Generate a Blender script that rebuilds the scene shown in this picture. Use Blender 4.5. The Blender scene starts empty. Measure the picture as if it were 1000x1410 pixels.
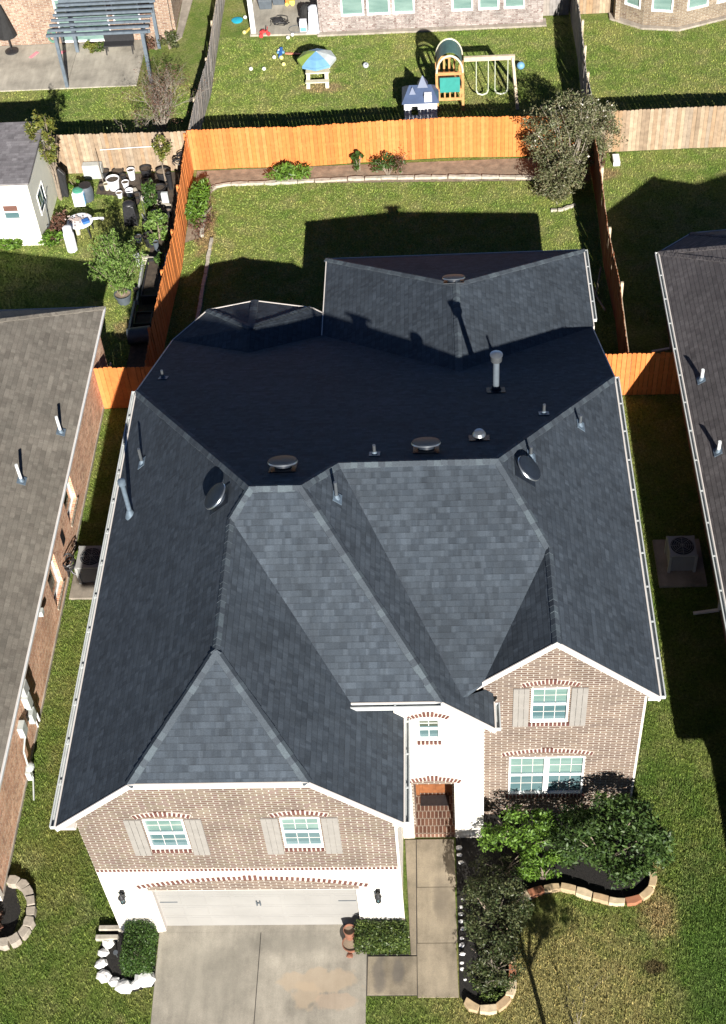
import bpy, math, random
import numpy as np
from mathutils import Vector, Matrix
random.seed(7); RNG = np.random.default_rng(7)
scn = bpy.context.scene
COL = scn.collection
R = math.radians
# ------------------------------------------------------------------ camera model (real pose, metres)
FPX = 1949.24; YAW, PIT, ROL = R(-5.0709), R(47.8847), R(-5.1938)
CAM = Vector((8.16, -15.28, 32.06))
_f0 = Vector((math.sin(YAW), math.cos(YAW), 0)); _rt = Vector((math.cos(YAW), -math.sin(YAW), 0)); _up = Vector((0, 0, 1))
FWD = _f0*math.cos(PIT) - _up*math.sin(PIT); _U = _up*math.cos(PIT) + _f0*math.sin(PIT)
RGT = _rt*math.cos(ROL) + _U*math.sin(ROL); UPV = -_rt*math.sin(ROL) + _U*math.cos(ROL)
def ray(px, py): return FWD + RGT*((px-500)/FPX) - UPV*((py-705)/FPX)
def at(px, py, z=0.0):
    d = ray(px, py); return CAM + d*((z-CAM.z)/d.z)
def aty(px, py, y):
    d = ray(px, py); return CAM + d*((y-CAM.y)/d.y)
def onpl(px, py, pl):
    n, q = pl; d = ray(px, py); return CAM + d*((q-CAM).dot(n)/d.dot(n))
def proj(v):
    d = Vector(v)-CAM; z = d.dot(FWD); return (500+FPX*d.dot(RGT)/z, 705-FPX*d.dot(UPV)/z)
# ------------------------------------------------------------------ mesh building
class MB:
    def __init__(s): s.v = []; s.f = []
    def poly(s, pts):
        b = len(s.v); s.v += [tuple(p) for p in pts]; s.f.append(tuple(range(b, b+len(pts)))); return s
    def hexa(s, a):  # 8 corners: bottom 4 ccw, top 4 ccw
        b = len(s.v); s.v += [tuple(p) for p in a]
        for q in ((3,2,1,0),(4,5,6,7),(0,1,5,4),(1,2,6,5),(2,3,7,6),(3,0,4,7)): s.f.append(tuple(b+i for i in q))
        return s
    def box(s, x0, y0, z0, x1, y1, z1):
        return s.hexa([(x0,y0,z0),(x1,y0,z0),(x1,y1,z0),(x0,y1,z0),(x0,y0,z1),(x1,y0,z1),(x1,y1,z1),(x0,y1,z1)])
    def obox(s, c, dims, M=None, taper=0):
        a, b, h = [d/2 for d in dims]; c = Vector(c); t = 1-taper
        P = [Vector(p) for p in ((-a,-b,-h),(a,-b,-h),(a,b,-h),(-a,b,-h),(-a*t,-b*t,h),(a*t,-b*t,h),(a*t,b*t,h),(-a*t,b*t,h))]
        if M is not None: P = [M @ p for p in P]
        return s.hexa([c+p for p in P])
    def prism(s, pts, d):  # polygon extruded along d; pts ccw seen from the side opposite to d
        d = Vector(d); n = len(pts); b = len(s.v)
        s.v += [tuple(p) for p in pts] + [tuple(Vector(p)+d) for p in pts]
        s.f.append(tuple(range(b, b+n))); s.f.append(tuple(range(b+2*n-1, b+n-1, -1)))
        for i in range(n):
            j = (i+1) % n; s.f.append((b+j, b+i, b+n+i, b+n+j))
        return s
    def beam(s, p, q, w, h, up=(0,0,1)):
        p = Vector(p); q = Vector(q); d = (q-p); L = d.length; d.normalize(); up = Vector(up)
        if abs(d.dot(up)) > .98: up = Vector((0,1,0))
        x = d.cross(up).normalized(); z = x.cross(d).normalized()
        x *= w/2; z *= h/2
        return s.hexa([p-x-z, p+x-z, q+x-z, q-x-z, p-x+z, p+x+z, q+x+z, q-x+z])
    def tube(s, pts, rad, n=8, cap=True):
        pts = [Vector(p) for p in pts]; m = len(pts)
        if not hasattr(rad, '__len__'): rad = [rad]*m
        b = len(s.v); prev = None
        for i, p in enumerate(pts):
            d = (pts[min(i+1, m-1)]-pts[max(i-1, 0)]).normalized()
            if prev is None:
                prev = Vector((1,0,0)) if abs(d.x) < .9 else Vector((0,1,0))
            x = (prev - d*prev.dot(d)).normalized(); prev = x; y = d.cross(x)
            for k in range(n):
                a = 2*math.pi*k/n; s.v.append(tuple(p+(x*math.cos(a)+y*math.sin(a))*rad[i]))
        for i in range(m-1):
            for k in range(n):
                k2 = (k+1) % n; s.f.append((b+i*n+k, b+i*n+k2, b+(i+1)*n+k2, b+(i+1)*n+k))
        if cap:
            s.f.append(tuple(b+k for k in range(n-1, -1, -1))); s.f.append(tuple(b+(m-1)*n+k for k in range(n)))
        return s
    def lathe(s, c, prof, n=20, M=None, capb=True, capt=True):
        c = Vector(c); b = len(s.v); m = len(prof)
        for r, z in prof:
            for k in range(n):
                a = 2*math.pi*k/n; p = Vector((r*math.cos(a), r*math.sin(a), z))
                if M is not None: p = M @ p
                s.v.append(tuple(c+p))
        for i in range(m-1):
            for k in range(n):
                k2 = (k+1) % n; s.f.append((b+i*n+k, b+i*n+k2, b+(i+1)*n+k2, b+(i+1)*n+k))
        if capb: s.f.append(tuple(b+k for k in range(n-1, -1, -1)))
        if capt: s.f.append(tuple(b+(m-1)*n+k for k in range(n)))
        return s
    def ell(s, c, r, n=12, m=8, jit=0):
        prof = []
        b = len(s.v); c = Vector(c)
        for i in range(1, m):
            t = math.pi*i/m
            for k in range(n):
                a = 2*math.pi*k/n; j = 1+random.uniform(-jit, jit)
                s.v.append((c.x+r[0]*j*math.sin(t)*math.cos(a), c.y+r[1]*j*math.sin(t)*math.sin(a), c.z-r[2]*j*math.cos(t)))
        lo = len(s.v); s.v.append((c.x, c.y, c.z-r[2])); s.v.append((c.x, c.y, c.z+r[2]))
        for i in range(m-2):
            for k in range(n):
                k2 = (k+1) % n; s.f.append((b+i*n+k, b+i*n+k2, b+(i+1)*n+k2, b+(i+1)*n+k))
        for k in range(n):
            k2 = (k+1) % n; s.f.append((lo, b+k2, b+k)); s.f.append((lo+1, b+(m-2)*n+k, b+(m-2)*n+k2))
        return s
    def build(s, name, mat, parent=None, smooth=False, bevel=0):
        org = Vector((0,0,0)); p = parent
        while p is not None: org += p.location; p = p.parent
        me = bpy.data.meshes.new(name)
        me.from_pydata([(a-org.x, b-org.y, c-org.z) for a, b, c in s.v], [], s.f)
        uv_auto(me, s)
        me.materials.append(mat)
        if smooth:
            me.polygons.foreach_set('use_smooth', [True]*len(me.polygons))
        o = bpy.data.objects.new(name, me); COL.objects.link(o)
        if parent is not None: o.parent = parent
        if smooth == 'auto':
            try: me.set_sharp_from_angle(angle=R(40))
            except Exception: pass
        if bevel:
            bv = o.modifiers.new('bevel', 'BEVEL'); bv.width = bevel; bv.segments = 2; bv.limit_method = 'ANGLE'
        return o
def uv_auto(me, s):
    uvl = me.uv_layers.new(name='UVMap'); nl = len(me.loops)
    uv = np.zeros((nl, 2), dtype=np.float32); V = s.v; i = 0
    for pl in me.polygons:
        n = pl.normal
        if abs(n.z) > .995: h = Vector((1,0,0)); t = Vector((0,1,0))
        else:
            h = Vector((-n.y, n.x, 0)); h.normalize(); t = n.cross(h)
        for li in pl.loop_indices:
            p = V[me.loops[li].vertex_index]
            uv[li, 0] = p[0]*h.x+p[1]*h.y+p[2]*h.z; uv[li, 1] = p[0]*t.x+p[1]*t.y+p[2]*t.z
    uvl.data.foreach_set('uv', uv.ravel())
def tag(o, label, cat, group=None, kind=None):
    if label: o['label'] = label
    if cat: o['category'] = cat
    if group: o['group'] = group
    if kind: o['kind'] = kind
    return o
def thing(name, label, cat, loc=(0,0,0), group=None, rz=0):
    o = bpy.data.objects.new(name, None); COL.objects.link(o); o.location = Vector(loc); o.rotation_euler.z = rz
    o.empty_display_size = .2
    return tag(o, label, cat, group)
def struct(name, mb, mat):
    o = mb.build(name, mat); o['kind'] = 'structure'; return o
def dup(root, loc, rz=0, label=None, group=None):
    r = root.copy(); COL.objects.link(r); r.location = Vector(loc); r.rotation_euler.z = rz
    if label: r['label'] = label
    if group: r['group'] = group
    for ch in list(root.children):
        c = ch.copy(); COL.objects.link(c); c.parent = r
        for g in ch.children:
            d = g.copy(); COL.objects.link(d); d.parent = c
    return r
# ------------------------------------------------------------------ materials
def newmat(name):
    m = bpy.data.materials.new(name); m.use_nodes = True; nt = m.node_tree
    b = nt.nodes['Principled BSDF']; return m, nt, b
def nd(nt, t, **k):
    n = nt.nodes.new(t)
    for a, v in k.items():
        if a.startswith('i_'):
            n.inputs[a[2:].replace('_', ' ')].default_value = v
        else: setattr(n, a, v)
    return n
def c4(c): return (c[0], c[1], c[2], 1)
def noise(nt, co, scale, detail=4, rough=.55):
    n = nd(nt, 'ShaderNodeTexNoise'); n.inputs['Scale'].default_value = scale; n.inputs['Detail'].default_value = detail
    n.inputs['Roughness'].default_value = rough
    if co is not None: nt.links.new(co, n.inputs['Vector'])
    return n.outputs['Fac']
def ramp(nt, fac, stops):
    r = nd(nt, 'ShaderNodeValToRGB'); e = r.color_ramp.elements
    while len(e) > 1: e.remove(e[0])
    e[0].position = stops[0][0]; e[0].color = c4(stops[0][1])
    for p, c in stops[1:]:
        q = e.new(p); q.color = c4(c)
    nt.links.new(fac, r.inputs['Fac']); return r.outputs['Color']
def mixc(nt, fac, a, b, mode='MIX'):
    m = nd(nt, 'ShaderNodeMix', data_type='RGBA', blend_type=mode)
    for s, v in ((m.inputs[0], fac), (m.inputs[6], a), (m.inputs[7], b)):
        if hasattr(v, 'links'): nt.links.new(v, s)
        elif isinstance(v, (int, float)): s.default_value = v if s.type == 'VALUE' else (v, v, v, 1)
        else: s.default_value = c4(v)
    return m.outputs[2]
def mathn(nt, op, a, b=None, clamp=False):
    m = nd(nt, 'ShaderNodeMath', operation=op, use_clamp=clamp)
    for s, v in ((m.inputs[0], a), (m.inputs[1], b)):
        if v is None: continue
        if hasattr(v, 'links'): nt.links.new(v, s)
        else: s.default_value = v
    return m.outputs[0]
def coords(nt, kind):
    if kind == 'pos': return nd(nt, 'ShaderNodeNewGeometry').outputs['Position']
    return nd(nt, 'ShaderNodeTexCoord').outputs[{'uv':'UV','obj':'Object'}[kind]]
def bump(nt, b, h, st=.3, dist=.02):
    n = nd(nt, 'ShaderNodeBump'); n.inputs['Strength'].default_value = st; n.inputs['Distance'].default_value = dist
    nt.links.new(h, n.inputs['Height']); nt.links.new(n.outputs['Normal'], b.inputs['Normal'])
def plain(name, col, rough=.6, var=.15, scale=6, metal=0, spec=None, bmp=0, kind='obj'):
    m, nt, b = newmat(name); co = coords(nt, kind); f = noise(nt, co, scale)
    lo = [c*(1-var) for c in col]; hi = [min(1, c*(1+var)) for c in col]
    nt.links.new(ramp(nt, f, [(.3, lo), (.7, hi)]), b.inputs['Base Color'])
    b.inputs['Roughness'].default_value = rough; b.inputs['Metallic'].default_value = metal
    if spec is not None: b.inputs['Specular IOR Level'].default_value = spec
    if bmp: bump(nt, b, noise(nt, co, scale*6), bmp)
    return m
def islands(name, cols, rough=.8, noise_scale=4, amt=.25, spec=.3):
    """colour drawn per mesh island plus a little noise: pickets, leaves, stones"""
    m, nt, b = newmat(name); g = nd(nt, 'ShaderNodeNewGeometry'); n = len(cols)
    c = ramp(nt, g.outputs['Random Per Island'], [(i/(n-1), k) for i, k in enumerate(cols)])
    f = noise(nt, g.outputs['Position'], noise_scale)
    k = ramp(nt, f, [(.25, (1-amt,)*3), (.75, (1+amt,)*3)])
    c = mixc(nt, 1.0, c, k, 'MULTIPLY'); nt.links.new(c, b.inputs['Base Color'])
    b.inputs['Roughness'].default_value = rough; b.inputs['Specular IOR Level'].default_value = spec
    return m
def leafmat(name, cols, spec=.4, rough=.5, trans=.25):
    m = islands(name, cols, rough, 2.0, .25, spec); nt = m.node_tree; b = nt.nodes['Principled BSDF']
    out = nt.nodes['Material Output']; tr = nd(nt, 'ShaderNodeBsdfTranslucent'); mx = nd(nt, 'ShaderNodeMixShader')
    src = b.inputs['Base Color'].links[0].from_socket
    nt.links.new(src, tr.inputs['Color']); mx.inputs[0].default_value = trans
    nt.links.new(b.outputs[0], mx.inputs[1]); nt.links.new(tr.outputs[0], mx.inputs[2]); nt.links.new(mx.outputs[0], out.inputs['Surface'])
    return m
def brickmat(name, c1, c2, mortar, w=.31, h=.078, ms=.014, rough=.85, dirt=.25, bias=0, c3=None, bedf=.6):
    m, nt, b = newmat(name); co = coords(nt, 'uv')
    t = nd(nt, 'ShaderNodeTexBrick'); nt.links.new(co, t.inputs['Vector']); t.inputs['Scale'].default_value = 1
    t.inputs['Brick Width'].default_value = w; t.inputs['Row Height'].default_value = h; t.inputs['Mortar Size'].default_value = ms
    t.inputs['Mortar Smooth'].default_value = .1; t.inputs['Bias'].default_value = bias
    t.inputs['Color1'].default_value = c4(c1); t.inputs['Color2'].default_value = c4(c2); t.inputs['Mortar'].default_value = c4(mortar)
    sp = nd(nt, 'ShaderNodeSeparateXYZ'); nt.links.new(co, sp.inputs[0]); fr = mathn(nt, 'FRACT', mathn(nt, 'DIVIDE', sp.outputs['Y'], h))
    bed = mathn(nt, 'GREATER_THAN', mathn(nt, 'ABSOLUTE', mathn(nt, 'SUBTRACT', fr, .5)), .5-ms*.62/h)
    nt.links.new(mixc(nt, bed, mortar, [q*bedf for q in mortar]), t.inputs['Mortar'])  # bed joints coloured darker to look shadowed
    c = t.outputs['Color']
    if c3 is not None:
        f3 = ramp(nt, noise(nt, co, 5.5, 1), [(.5, (0,0,0)), (.6, (1,1,1))])
        t.inputs['Color2'].default_value = c4(c2)
        mm = mixc(nt, f3, c2, c3); nt.links.new(mm, t.inputs['Color2'])
    pos = coords(nt, 'pos')
    k = ramp(nt, noise(nt, pos, 1.3, 5), [(.3, (1-dirt,)*3), (.7, (1+dirt*.6,)*3)])
    k2 = ramp(nt, noise(nt, pos, 30, 2), [(.3, (.8,)*3), (.7, (1.15,)*3)])
    c = mixc(nt, 1.0, mixc(nt, 1.0, c, k, 'MULTIPLY'), k2, 'MULTIPLY')
    nt.links.new(c, b.inputs['Base Color']); b.inputs['Roughness'].default_value = rough; b.inputs['Specular IOR Level'].default_value = .25
    inv = mathn(nt, 'SUBTRACT', 1.0, t.outputs['Fac']); bump(nt, b, inv, .5, .008)
    return m
def shinglemat(name, dark, light, tw=.21, rh=.145, edge=.45, grain=.25, edgew=.007, rough=.85):
    m, nt, b = newmat(name); co = coords(nt, 'uv')
    s0 = nd(nt, 'ShaderNodeSeparateXYZ'); nt.links.new(co, s0.inputs[0]); row = mathn(nt, 'FLOOR', mathn(nt, 'DIVIDE', s0.outputs['Y'], rh))
    def shifted(seed, k):
        wn = nd(nt, 'ShaderNodeTexWhiteNoise', noise_dimensions='1D'); nt.links.new(mathn(nt, 'ADD', row, seed), wn.inputs['W'])
        cb = nd(nt, 'ShaderNodeCombineXYZ'); nt.links.new(mathn(nt, 'MULTIPLY', s0.outputs['X'], 2.3), cb.inputs[0]); nt.links.new(mathn(nt, 'MULTIPLY', row, 7.7), cb.inputs[1])
        u = mathn(nt, 'ADD', mathn(nt, 'ADD', s0.outputs['X'], mathn(nt, 'MULTIPLY', wn.outputs['Value'], 3.0)), mathn(nt, 'MULTIPLY', noise(nt, cb.outputs[0], 1.0, 1), k))
        c2_ = nd(nt, 'ShaderNodeCombineXYZ'); nt.links.new(u, c2_.inputs[0]); nt.links.new(s0.outputs['Y'], c2_.inputs[1]); return c2_.outputs[0]
    def br(w, off, sz, c1, c2, mort):
        t = nd(nt, 'ShaderNodeTexBrick'); nt.links.new(shifted(w*100+off, .45), t.inputs['Vector']); t.inputs['Scale'].default_value = 1
        t.inputs['Brick Width'].default_value = w; t.inputs['Row Height'].default_value = rh; t.inputs['Mortar Size'].default_value = sz
        t.inputs['Mortar Smooth'].default_value = .3; t.offset = .5
        t.inputs['Color1'].default_value = c4(c1); t.inputs['Color2'].default_value = c4(c2); t.inputs['Mortar'].default_value = c4(mort)
        return t
    t1 = br(tw, .37, .0, dark, light, dark); t2 = br(tw*1.73, .61, .0, (.84,)*3, (1.14,)*3, (1,)*3)
    t3 = br(tw*.6, .23, 0, (.9,)*3, (1.1,)*3, (1,)*3)
    c = mixc(nt, 1.0, t1.outputs['Color'], t2.outputs['Color'], 'MULTIPLY')
    c = mixc(nt, 1.0, c, t3.outputs['Color'], 'MULTIPLY')
    # butt edges of each course, broken up so they do not read as a ruled grid
    sep = nd(nt, 'ShaderNodeSeparateXYZ'); nt.links.new(co, sep.inputs[0])
    wob = noise(nt, co, 2.0, 2)
    v = mathn(nt, 'DIVIDE', sep.outputs['Y'], rh); fr = mathn(nt, 'FRACT', v)
    nb = noise(nt, co, 9, 2); thr = mathn(nt, 'MULTIPLY', nb, .34)
    e = mathn(nt, 'LESS_THAN', fr, mathn(nt, 'SUBTRACT', thr, .03))
    c = mixc(nt, mathn(nt, 'MULTIPLY', e, edge), c, (dark[0]*.25, dark[1]*.25, dark[2]*.25))
    g = ramp(nt, noise(nt, coords(nt, 'pos'), 55, 3, .7), [(.3, (1-grain,)*3), (.7, (1+grain,)*3)])
    c = mixc(nt, 1.0, c, g, 'MULTIPLY')
    st = ramp(nt, noise(nt, coords(nt, 'pos'), .55, 4), [(.3, (.85,)*3), (.7, (1.14,)*3)])
    c = mixc(nt, 1.0, c, st, 'MULTIPLY')
    nt.links.new(c, b.inputs['Base Color']); b.inputs['Roughness'].default_value = rough; b.inputs['Specular IOR Level'].default_value = .3
    hgt = mathn(nt, 'ADD', mathn(nt, 'SUBTRACT', 1.0, fr), mathn(nt, 'MULTIPLY', t1.outputs['Color'], 8))
    bump(nt, b, hgt, .55, .012)
    return m
M = {}
M['shingle'] = shinglemat('charcoal_shingle', (.0295,.0385,.0495), (.046,.058,.072), tw=.13, edge=.32)
M['cap'] = islands('shingle_cap', [(.034,.042,.052), (.045,.056,.068), (.05,.062,.074), (.075,.095,.108)], .8, 40, .25)
M['shingle_tan'] = shinglemat('weathered_grey_shingle', (.135,.12,.10), (.165,.15,.125), edge=.2)
M['shingle_brown'] = shinglemat('brown_shingle', (.074,.067,.068), (.098,.09,.09), edge=.6, tw=.17)
M['shingle_shed'] = shinglemat('grey_felt_shingle', (.14,.13,.135), (.19,.18,.185), edge=.3)
M['brick'] = brickmat('mixed_brick', (.115,.068,.052), (.155,.118,.078), (.38,.345,.295), c3=(.135,.078,.068), bedf=.5, w=.27)
M['brick_tan'] = brickmat('tan_brick', (.10,.06,.045), (.155,.105,.075), (.38,.34,.29), c3=(.17,.12,.085), bedf=.6, w=.27)
M['brick_orange'] = brickmat('orange_red_brick', (.62,.29,.17), (.82,.52,.34), (.74,.60,.46), c3=(.42,.19,.12), ms=.009, bedf=.8)
M['brick_dark'] = brickmat('red_brown_brick', (.16,.07,.045), (.22,.11,.07), (.3,.24,.2), c3=(.12,.06,.045))
M['brick_pale'] = brickmat('pale_peach_brick', (.25,.15,.10), (.36,.27,.19), (.4,.34,.28), c3=(.19,.10,.07))
M['brick_white'] = brickmat('whitewashed_brick', (.24,.19,.175), (.36,.32,.30), (.36,.33,.3), c3=(.14,.085,.075), dirt=.35)
M['brick_buff'] = brickmat('buff_brick', (.19,.14,.095), (.28,.22,.15), (.34,.3,.24), c3=(.15,.10,.07))
M['paver'] = brickmat('porch_brick_pavers', (.10,.045,.03), (.17,.085,.055), (.34,.27,.21), w=.10, h=.21, ms=.012)
M['soldier'] = islands('soldier_brick', [(.08,.03,.026), (.11,.045,.036), (.09,.036,.03), (.13,.06,.048)], .85, 20, .2)
M['mortar'] = plain('pale_mortar', (.48,.43,.37), .9, .1, 8)
def stonemat():
    m, nt, b = newmat('white_limestone'); co = coords(nt, 'uv')
    t = nd(nt, 'ShaderNodeTexBrick'); nt.links.new(co, t.inputs['Vector']); t.inputs['Scale'].default_value = 1
    t.inputs['Brick Width'].default_value = .55; t.inputs['Row Height'].default_value = .3; t.inputs['Mortar Size'].default_value = .012
    t.inputs['Color1'].default_value = (.72,.69,.62,1); t.inputs['Color2'].default_value = (.8,.77,.72,1); t.inputs['Mortar'].default_value = (.66,.62,.55,1)
    pos = coords(nt, 'pos'); k = ramp(nt, noise(nt, pos, 2.2, 6, .65), [(.35, (.62,.56,.42)), (.52, (1,1,1))])
    c = mixc(nt, .5, t.outputs['Color'], mixc(nt, 1.0, t.outputs['Color'], k, 'MULTIPLY'))
    sx = nd(nt, 'ShaderNodeSeparateXYZ'); nt.links.new(pos, sx.inputs[0])
    low = mathn(nt, 'MULTIPLY', mathn(nt, 'SUBTRACT', .55, sx.outputs['Z']), 1.6, True)
    low = mathn(nt, 'MULTIPLY', low, mathn(nt, 'GREATER_THAN', noise(nt, pos, 7, 5), .5))
    c = mixc(nt, mathn(nt, 'MULTIPLY', low, .6), c, (.34,.25,.17))
    nt.links.new(c, b.inputs['Base Color']); b.inputs['Roughness'].default_value = .9
    bump(nt, b, mathn(nt, 'SUBTRACT', noise(nt, pos, 9, 5), t.outputs['Fac']), .4, .02); return m
M['stone'] = stonemat()
M['trim'] = plain('cream_trim_paint', (.62,.57,.52), .5, .05, 3)
M['white'] = plain('white_paint', (.78,.78,.76), .45, .05, 4)
M['gutter'] = plain('white_gutter_metal', (.46,.48,.47), .4, .1, 5)
M['shutter'] = plain('greige_shutter_paint', (.23,.215,.195), .6, .08, 6)
M['garage'] = plain('garage_door_paint', (.25,.243,.228), .5, .07, 1.2)
M['downspout'] = plain('cream_downspout', (.6,.56,.5), .45, .06, 4)
def glass(name, c, c2, rough=.06):
    m, nt, b = newmat(name); co = coords(nt, 'pos')
    mp = nd(nt, 'ShaderNodeMapping'); mp.inputs['Scale'].default_value = (.6, .6, 3); nt.links.new(co, mp.inputs[0])
    nt.links.new(ramp(nt, noise(nt, mp.outputs[0], 1.4, 3), [(.35, c), (.65, c2)]), b.inputs['Base Color'])
    w_ = nd(nt, 'ShaderNodeSeparateXYZ'); nt.links.new(co, w_.inputs[0]); fz = mathn(nt, 'FRACT', mathn(nt, 'DIVIDE', w_.outputs['Z'], .06))
    lk = b.inputs['Base Color'].links[0].from_socket; nt.links.new(mixc(nt, mathn(nt, 'MULTIPLY', mathn(nt, 'LESS_THAN', fz, .3), .45), lk, [q*.5 for q in c]), b.inputs['Base Color'])
    b.inputs['Roughness'].default_value = rough; b.inputs['IOR'].default_value = 1.5; b.inputs['Coat Weight'].default_value = .5
    return m
M['glass'] = glass('blind_backed_glass', (.12,.20,.18), (.19,.28,.25))
M['glass_low'] = glass('screened_glass', (.06,.12,.13), (.10,.165,.175))
M['glass_dark'] = glass('dark_glass', (.03,.045,.035), (.09,.11,.08))
M['blind'] = plain('window_blind', (.5,.52,.47), .8, .06, 3)
M['metal'] = plain('galvanised_metal', (.33,.36,.38), .32, .12, 8, metal=.85)
M['metal_dark'] = plain('dark_vent_metal', (.016,.021,.03), .45, .2, 6, metal=.0, spec=.2)
M['flue'] = plain('weathered_flue_metal', (.085,.105,.125), .6, .12, 8, metal=.0)
M['flash'] = plain('lead_flashing', (.12,.16,.2), .5, .2, 9, metal=.3)
M['pvc'] = plain('white_pipe', (.6,.62,.62), .5, .1, 8)
M['black'] = plain('black_metal', (.02,.02,.022), .5, .2, 8)
M['plastic_black'] = plain('black_plastic', (.018,.018,.02), .45, .25, 10)
M['wood_door'] = plain('stained_wood_door', (.20,.075,.028), .45, .25, 7)
M['fence_new'] = islands('stained_cedar', [(.47,.15,.035), (.54,.185,.048), (.40,.125,.03), (.58,.205,.062), (.50,.17,.044), (.45,.135,.034)], .8, 6, .16)
M['fence_shaded'] = islands('shade_darkened_cedar', [(.17,.055,.022), (.20,.07,.028), (.15,.05,.02)], .8, 3, .15)  # cedar with the shade of the right fence put into its colour
M['fence_old'] = islands('weathered_tan_cedar', [(.31,.22,.14), (.21,.155,.105), (.34,.265,.18), (.24,.19,.14), (.29,.185,.10)], .9, 5, .25)
M['fence_grey'] = islands('grey_weathered_cedar', [(.17,.16,.155), (.23,.215,.205), (.27,.235,.20), (.20,.19,.185)], .9, 5, .25)
M['timber'] = plain('light_timber', (.46,.38,.27), .8, .2, 5)
def concretemat(name, base, stains=(), scale=1.0, dark=.55):
    m, nt, b = newmat(name); pos = coords(nt, 'pos')
    c = ramp(nt, noise(nt, pos, .7*scale, 6, .62), [(.32, [x*dark for x in base]), (.5, [x*.9 for x in base]), (.68, [x*1.15 for x in base])])
    mp = nd(nt, 'ShaderNodeMapping'); mp.inputs['Scale'].default_value = (3.5, .5, 1); nt.links.new(pos, mp.inputs[0])
    k = ramp(nt, noise(nt, mp.outputs[0], 1.2, 5, .6), [(.3, (.8,)*3), (.7, (1.1,)*3)])
    c = mixc(nt, 1.0, c, k, 'MULTIPLY')
    k = ramp(nt, noise(nt, pos, 45, 3, .7), [(.3, (.85,)*3), (.7, (1.12,)*3)]); c = mixc(nt, 1.0, c, k, 'MULTIPLY')
    for (x, y, rx, ry, col, st, th) in stains:
        c = mixc(nt, blob(nt, pos, x, y, rx, ry, th, st), c, col)
    nt.links.new(c, b.inputs['Base Color']); b.inputs['Roughness'].default_value = .85
    bump(nt, b, noise(nt, pos, 60, 3), .15, .01); return m
def blob(nt, pos, x, y, rx, ry, th=.5, st=1.0, nsc=2.5, namp=.9):
    """mask of an irregular patch lying at a world position"""
    mp = nd(nt, 'ShaderNodeMapping'); mp.inputs['Location'].default_value = (-x/rx, -y/ry, 0); mp.inputs['Scale'].default_value = (1/rx, 1/ry, 0)
    nt.links.new(pos, mp.inputs[0]); ln = nd(nt, 'ShaderNodeVectorMath', operation='LENGTH'); nt.links.new(mp.outputs[0], ln.inputs[0])
    d = mathn(nt, 'ADD', ln.outputs['Value'], mathn(nt, 'MULTIPLY', mathn(nt, 'SUBTRACT', noise(nt, pos, nsc, 5, .6), .5), namp*2))
    mr = nd(nt, 'ShaderNodeMapRange'); nt.links.new(d, mr.inputs[0]); mr.inputs[1].default_value = 1+th/2; mr.inputs[2].default_value = 1-th/2
    mr.inputs[3].default_value = 0; mr.inputs[4].default_value = st; mr.clamp = True
    return mr.outputs[0]
def grasscolor(nt, pos):
    big = noise(nt, pos, .35, 5, .6); mid = noise(nt, pos, 1.7, 5, .65)
    c = ramp(nt, big, [(.3, (.078,.132,.024)), (.5, (.108,.152,.031)), (.7, (.155,.172,.047))])
    c = mixc(nt, ramp(nt, mid, [(.45, (0,0,0)), (.72, (.6,)*3)]), c, (.19,.185,.075))
    c = mixc(nt, ramp(nt, noise(nt, pos, 1.1, 4), [(.5, (0,0,0)), (.7, (.6,)*3)]), c, (.055,.115,.016))
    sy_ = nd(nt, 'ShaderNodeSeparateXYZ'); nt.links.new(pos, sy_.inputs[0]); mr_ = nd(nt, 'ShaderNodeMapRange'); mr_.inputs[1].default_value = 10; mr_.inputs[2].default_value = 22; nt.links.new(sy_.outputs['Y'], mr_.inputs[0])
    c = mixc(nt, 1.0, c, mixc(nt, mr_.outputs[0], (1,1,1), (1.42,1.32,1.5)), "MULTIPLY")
    st_ = noise(nt, pos, .9, 3, .5); c = mixc(nt, ramp(nt, st_, [(.55, (0,0,0)), (.66, (.28,.28,.28))]), c, (.24,.22,.11))
    P = [(10.5,-1.6,2.3,1.9,(.27,.225,.095),.75,.9), (14.5,-1.2,1.1,3.6,(.055,.11,.02),.75,.7), (12.95,.4,.4,.6,(.30,.22,.11),.8,.9), (12.8,1.9,.35,.7,(.30,.22,.11),.65,.9),
         (12.7,-.95,.28,.2,(.05,.03,.018),.8,.5), (3.5,37.6,.9,.4,(.25,.18,.1),.8,.6), (12.9,12.3,.35,1.6,(.20,.125,.06),.75,.6),
         (13.2,15.2,.5,1.6,(.2,.15,.08),.6,.6), (-1.8,5.5,.8,4.5,(.16,.145,.045),.5,.8), (-3.0,22.5,.35,.5,(.2,.14,.08),.7,.5), (14.3,30.7,.7,.4,(.24,.15,.09),.7,.6),
         (-.6,28,.35,1.5,(.26,.16,.09),.7,.6)]
    for (x, y, rx, ry, col, st, th) in P: c = mixc(nt, blob(nt, pos, x, y, rx, ry, th, st), c, col)
    return c
def lawnmat():
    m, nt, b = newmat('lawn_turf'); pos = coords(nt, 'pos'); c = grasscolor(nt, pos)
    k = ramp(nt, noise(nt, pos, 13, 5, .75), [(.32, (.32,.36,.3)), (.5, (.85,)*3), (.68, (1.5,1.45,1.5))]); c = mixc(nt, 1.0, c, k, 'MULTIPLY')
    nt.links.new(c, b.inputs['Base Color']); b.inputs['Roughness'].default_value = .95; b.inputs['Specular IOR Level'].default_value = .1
    bump(nt, b, noise(nt, pos, 30, 4, .7), .6, .04); return m
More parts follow.
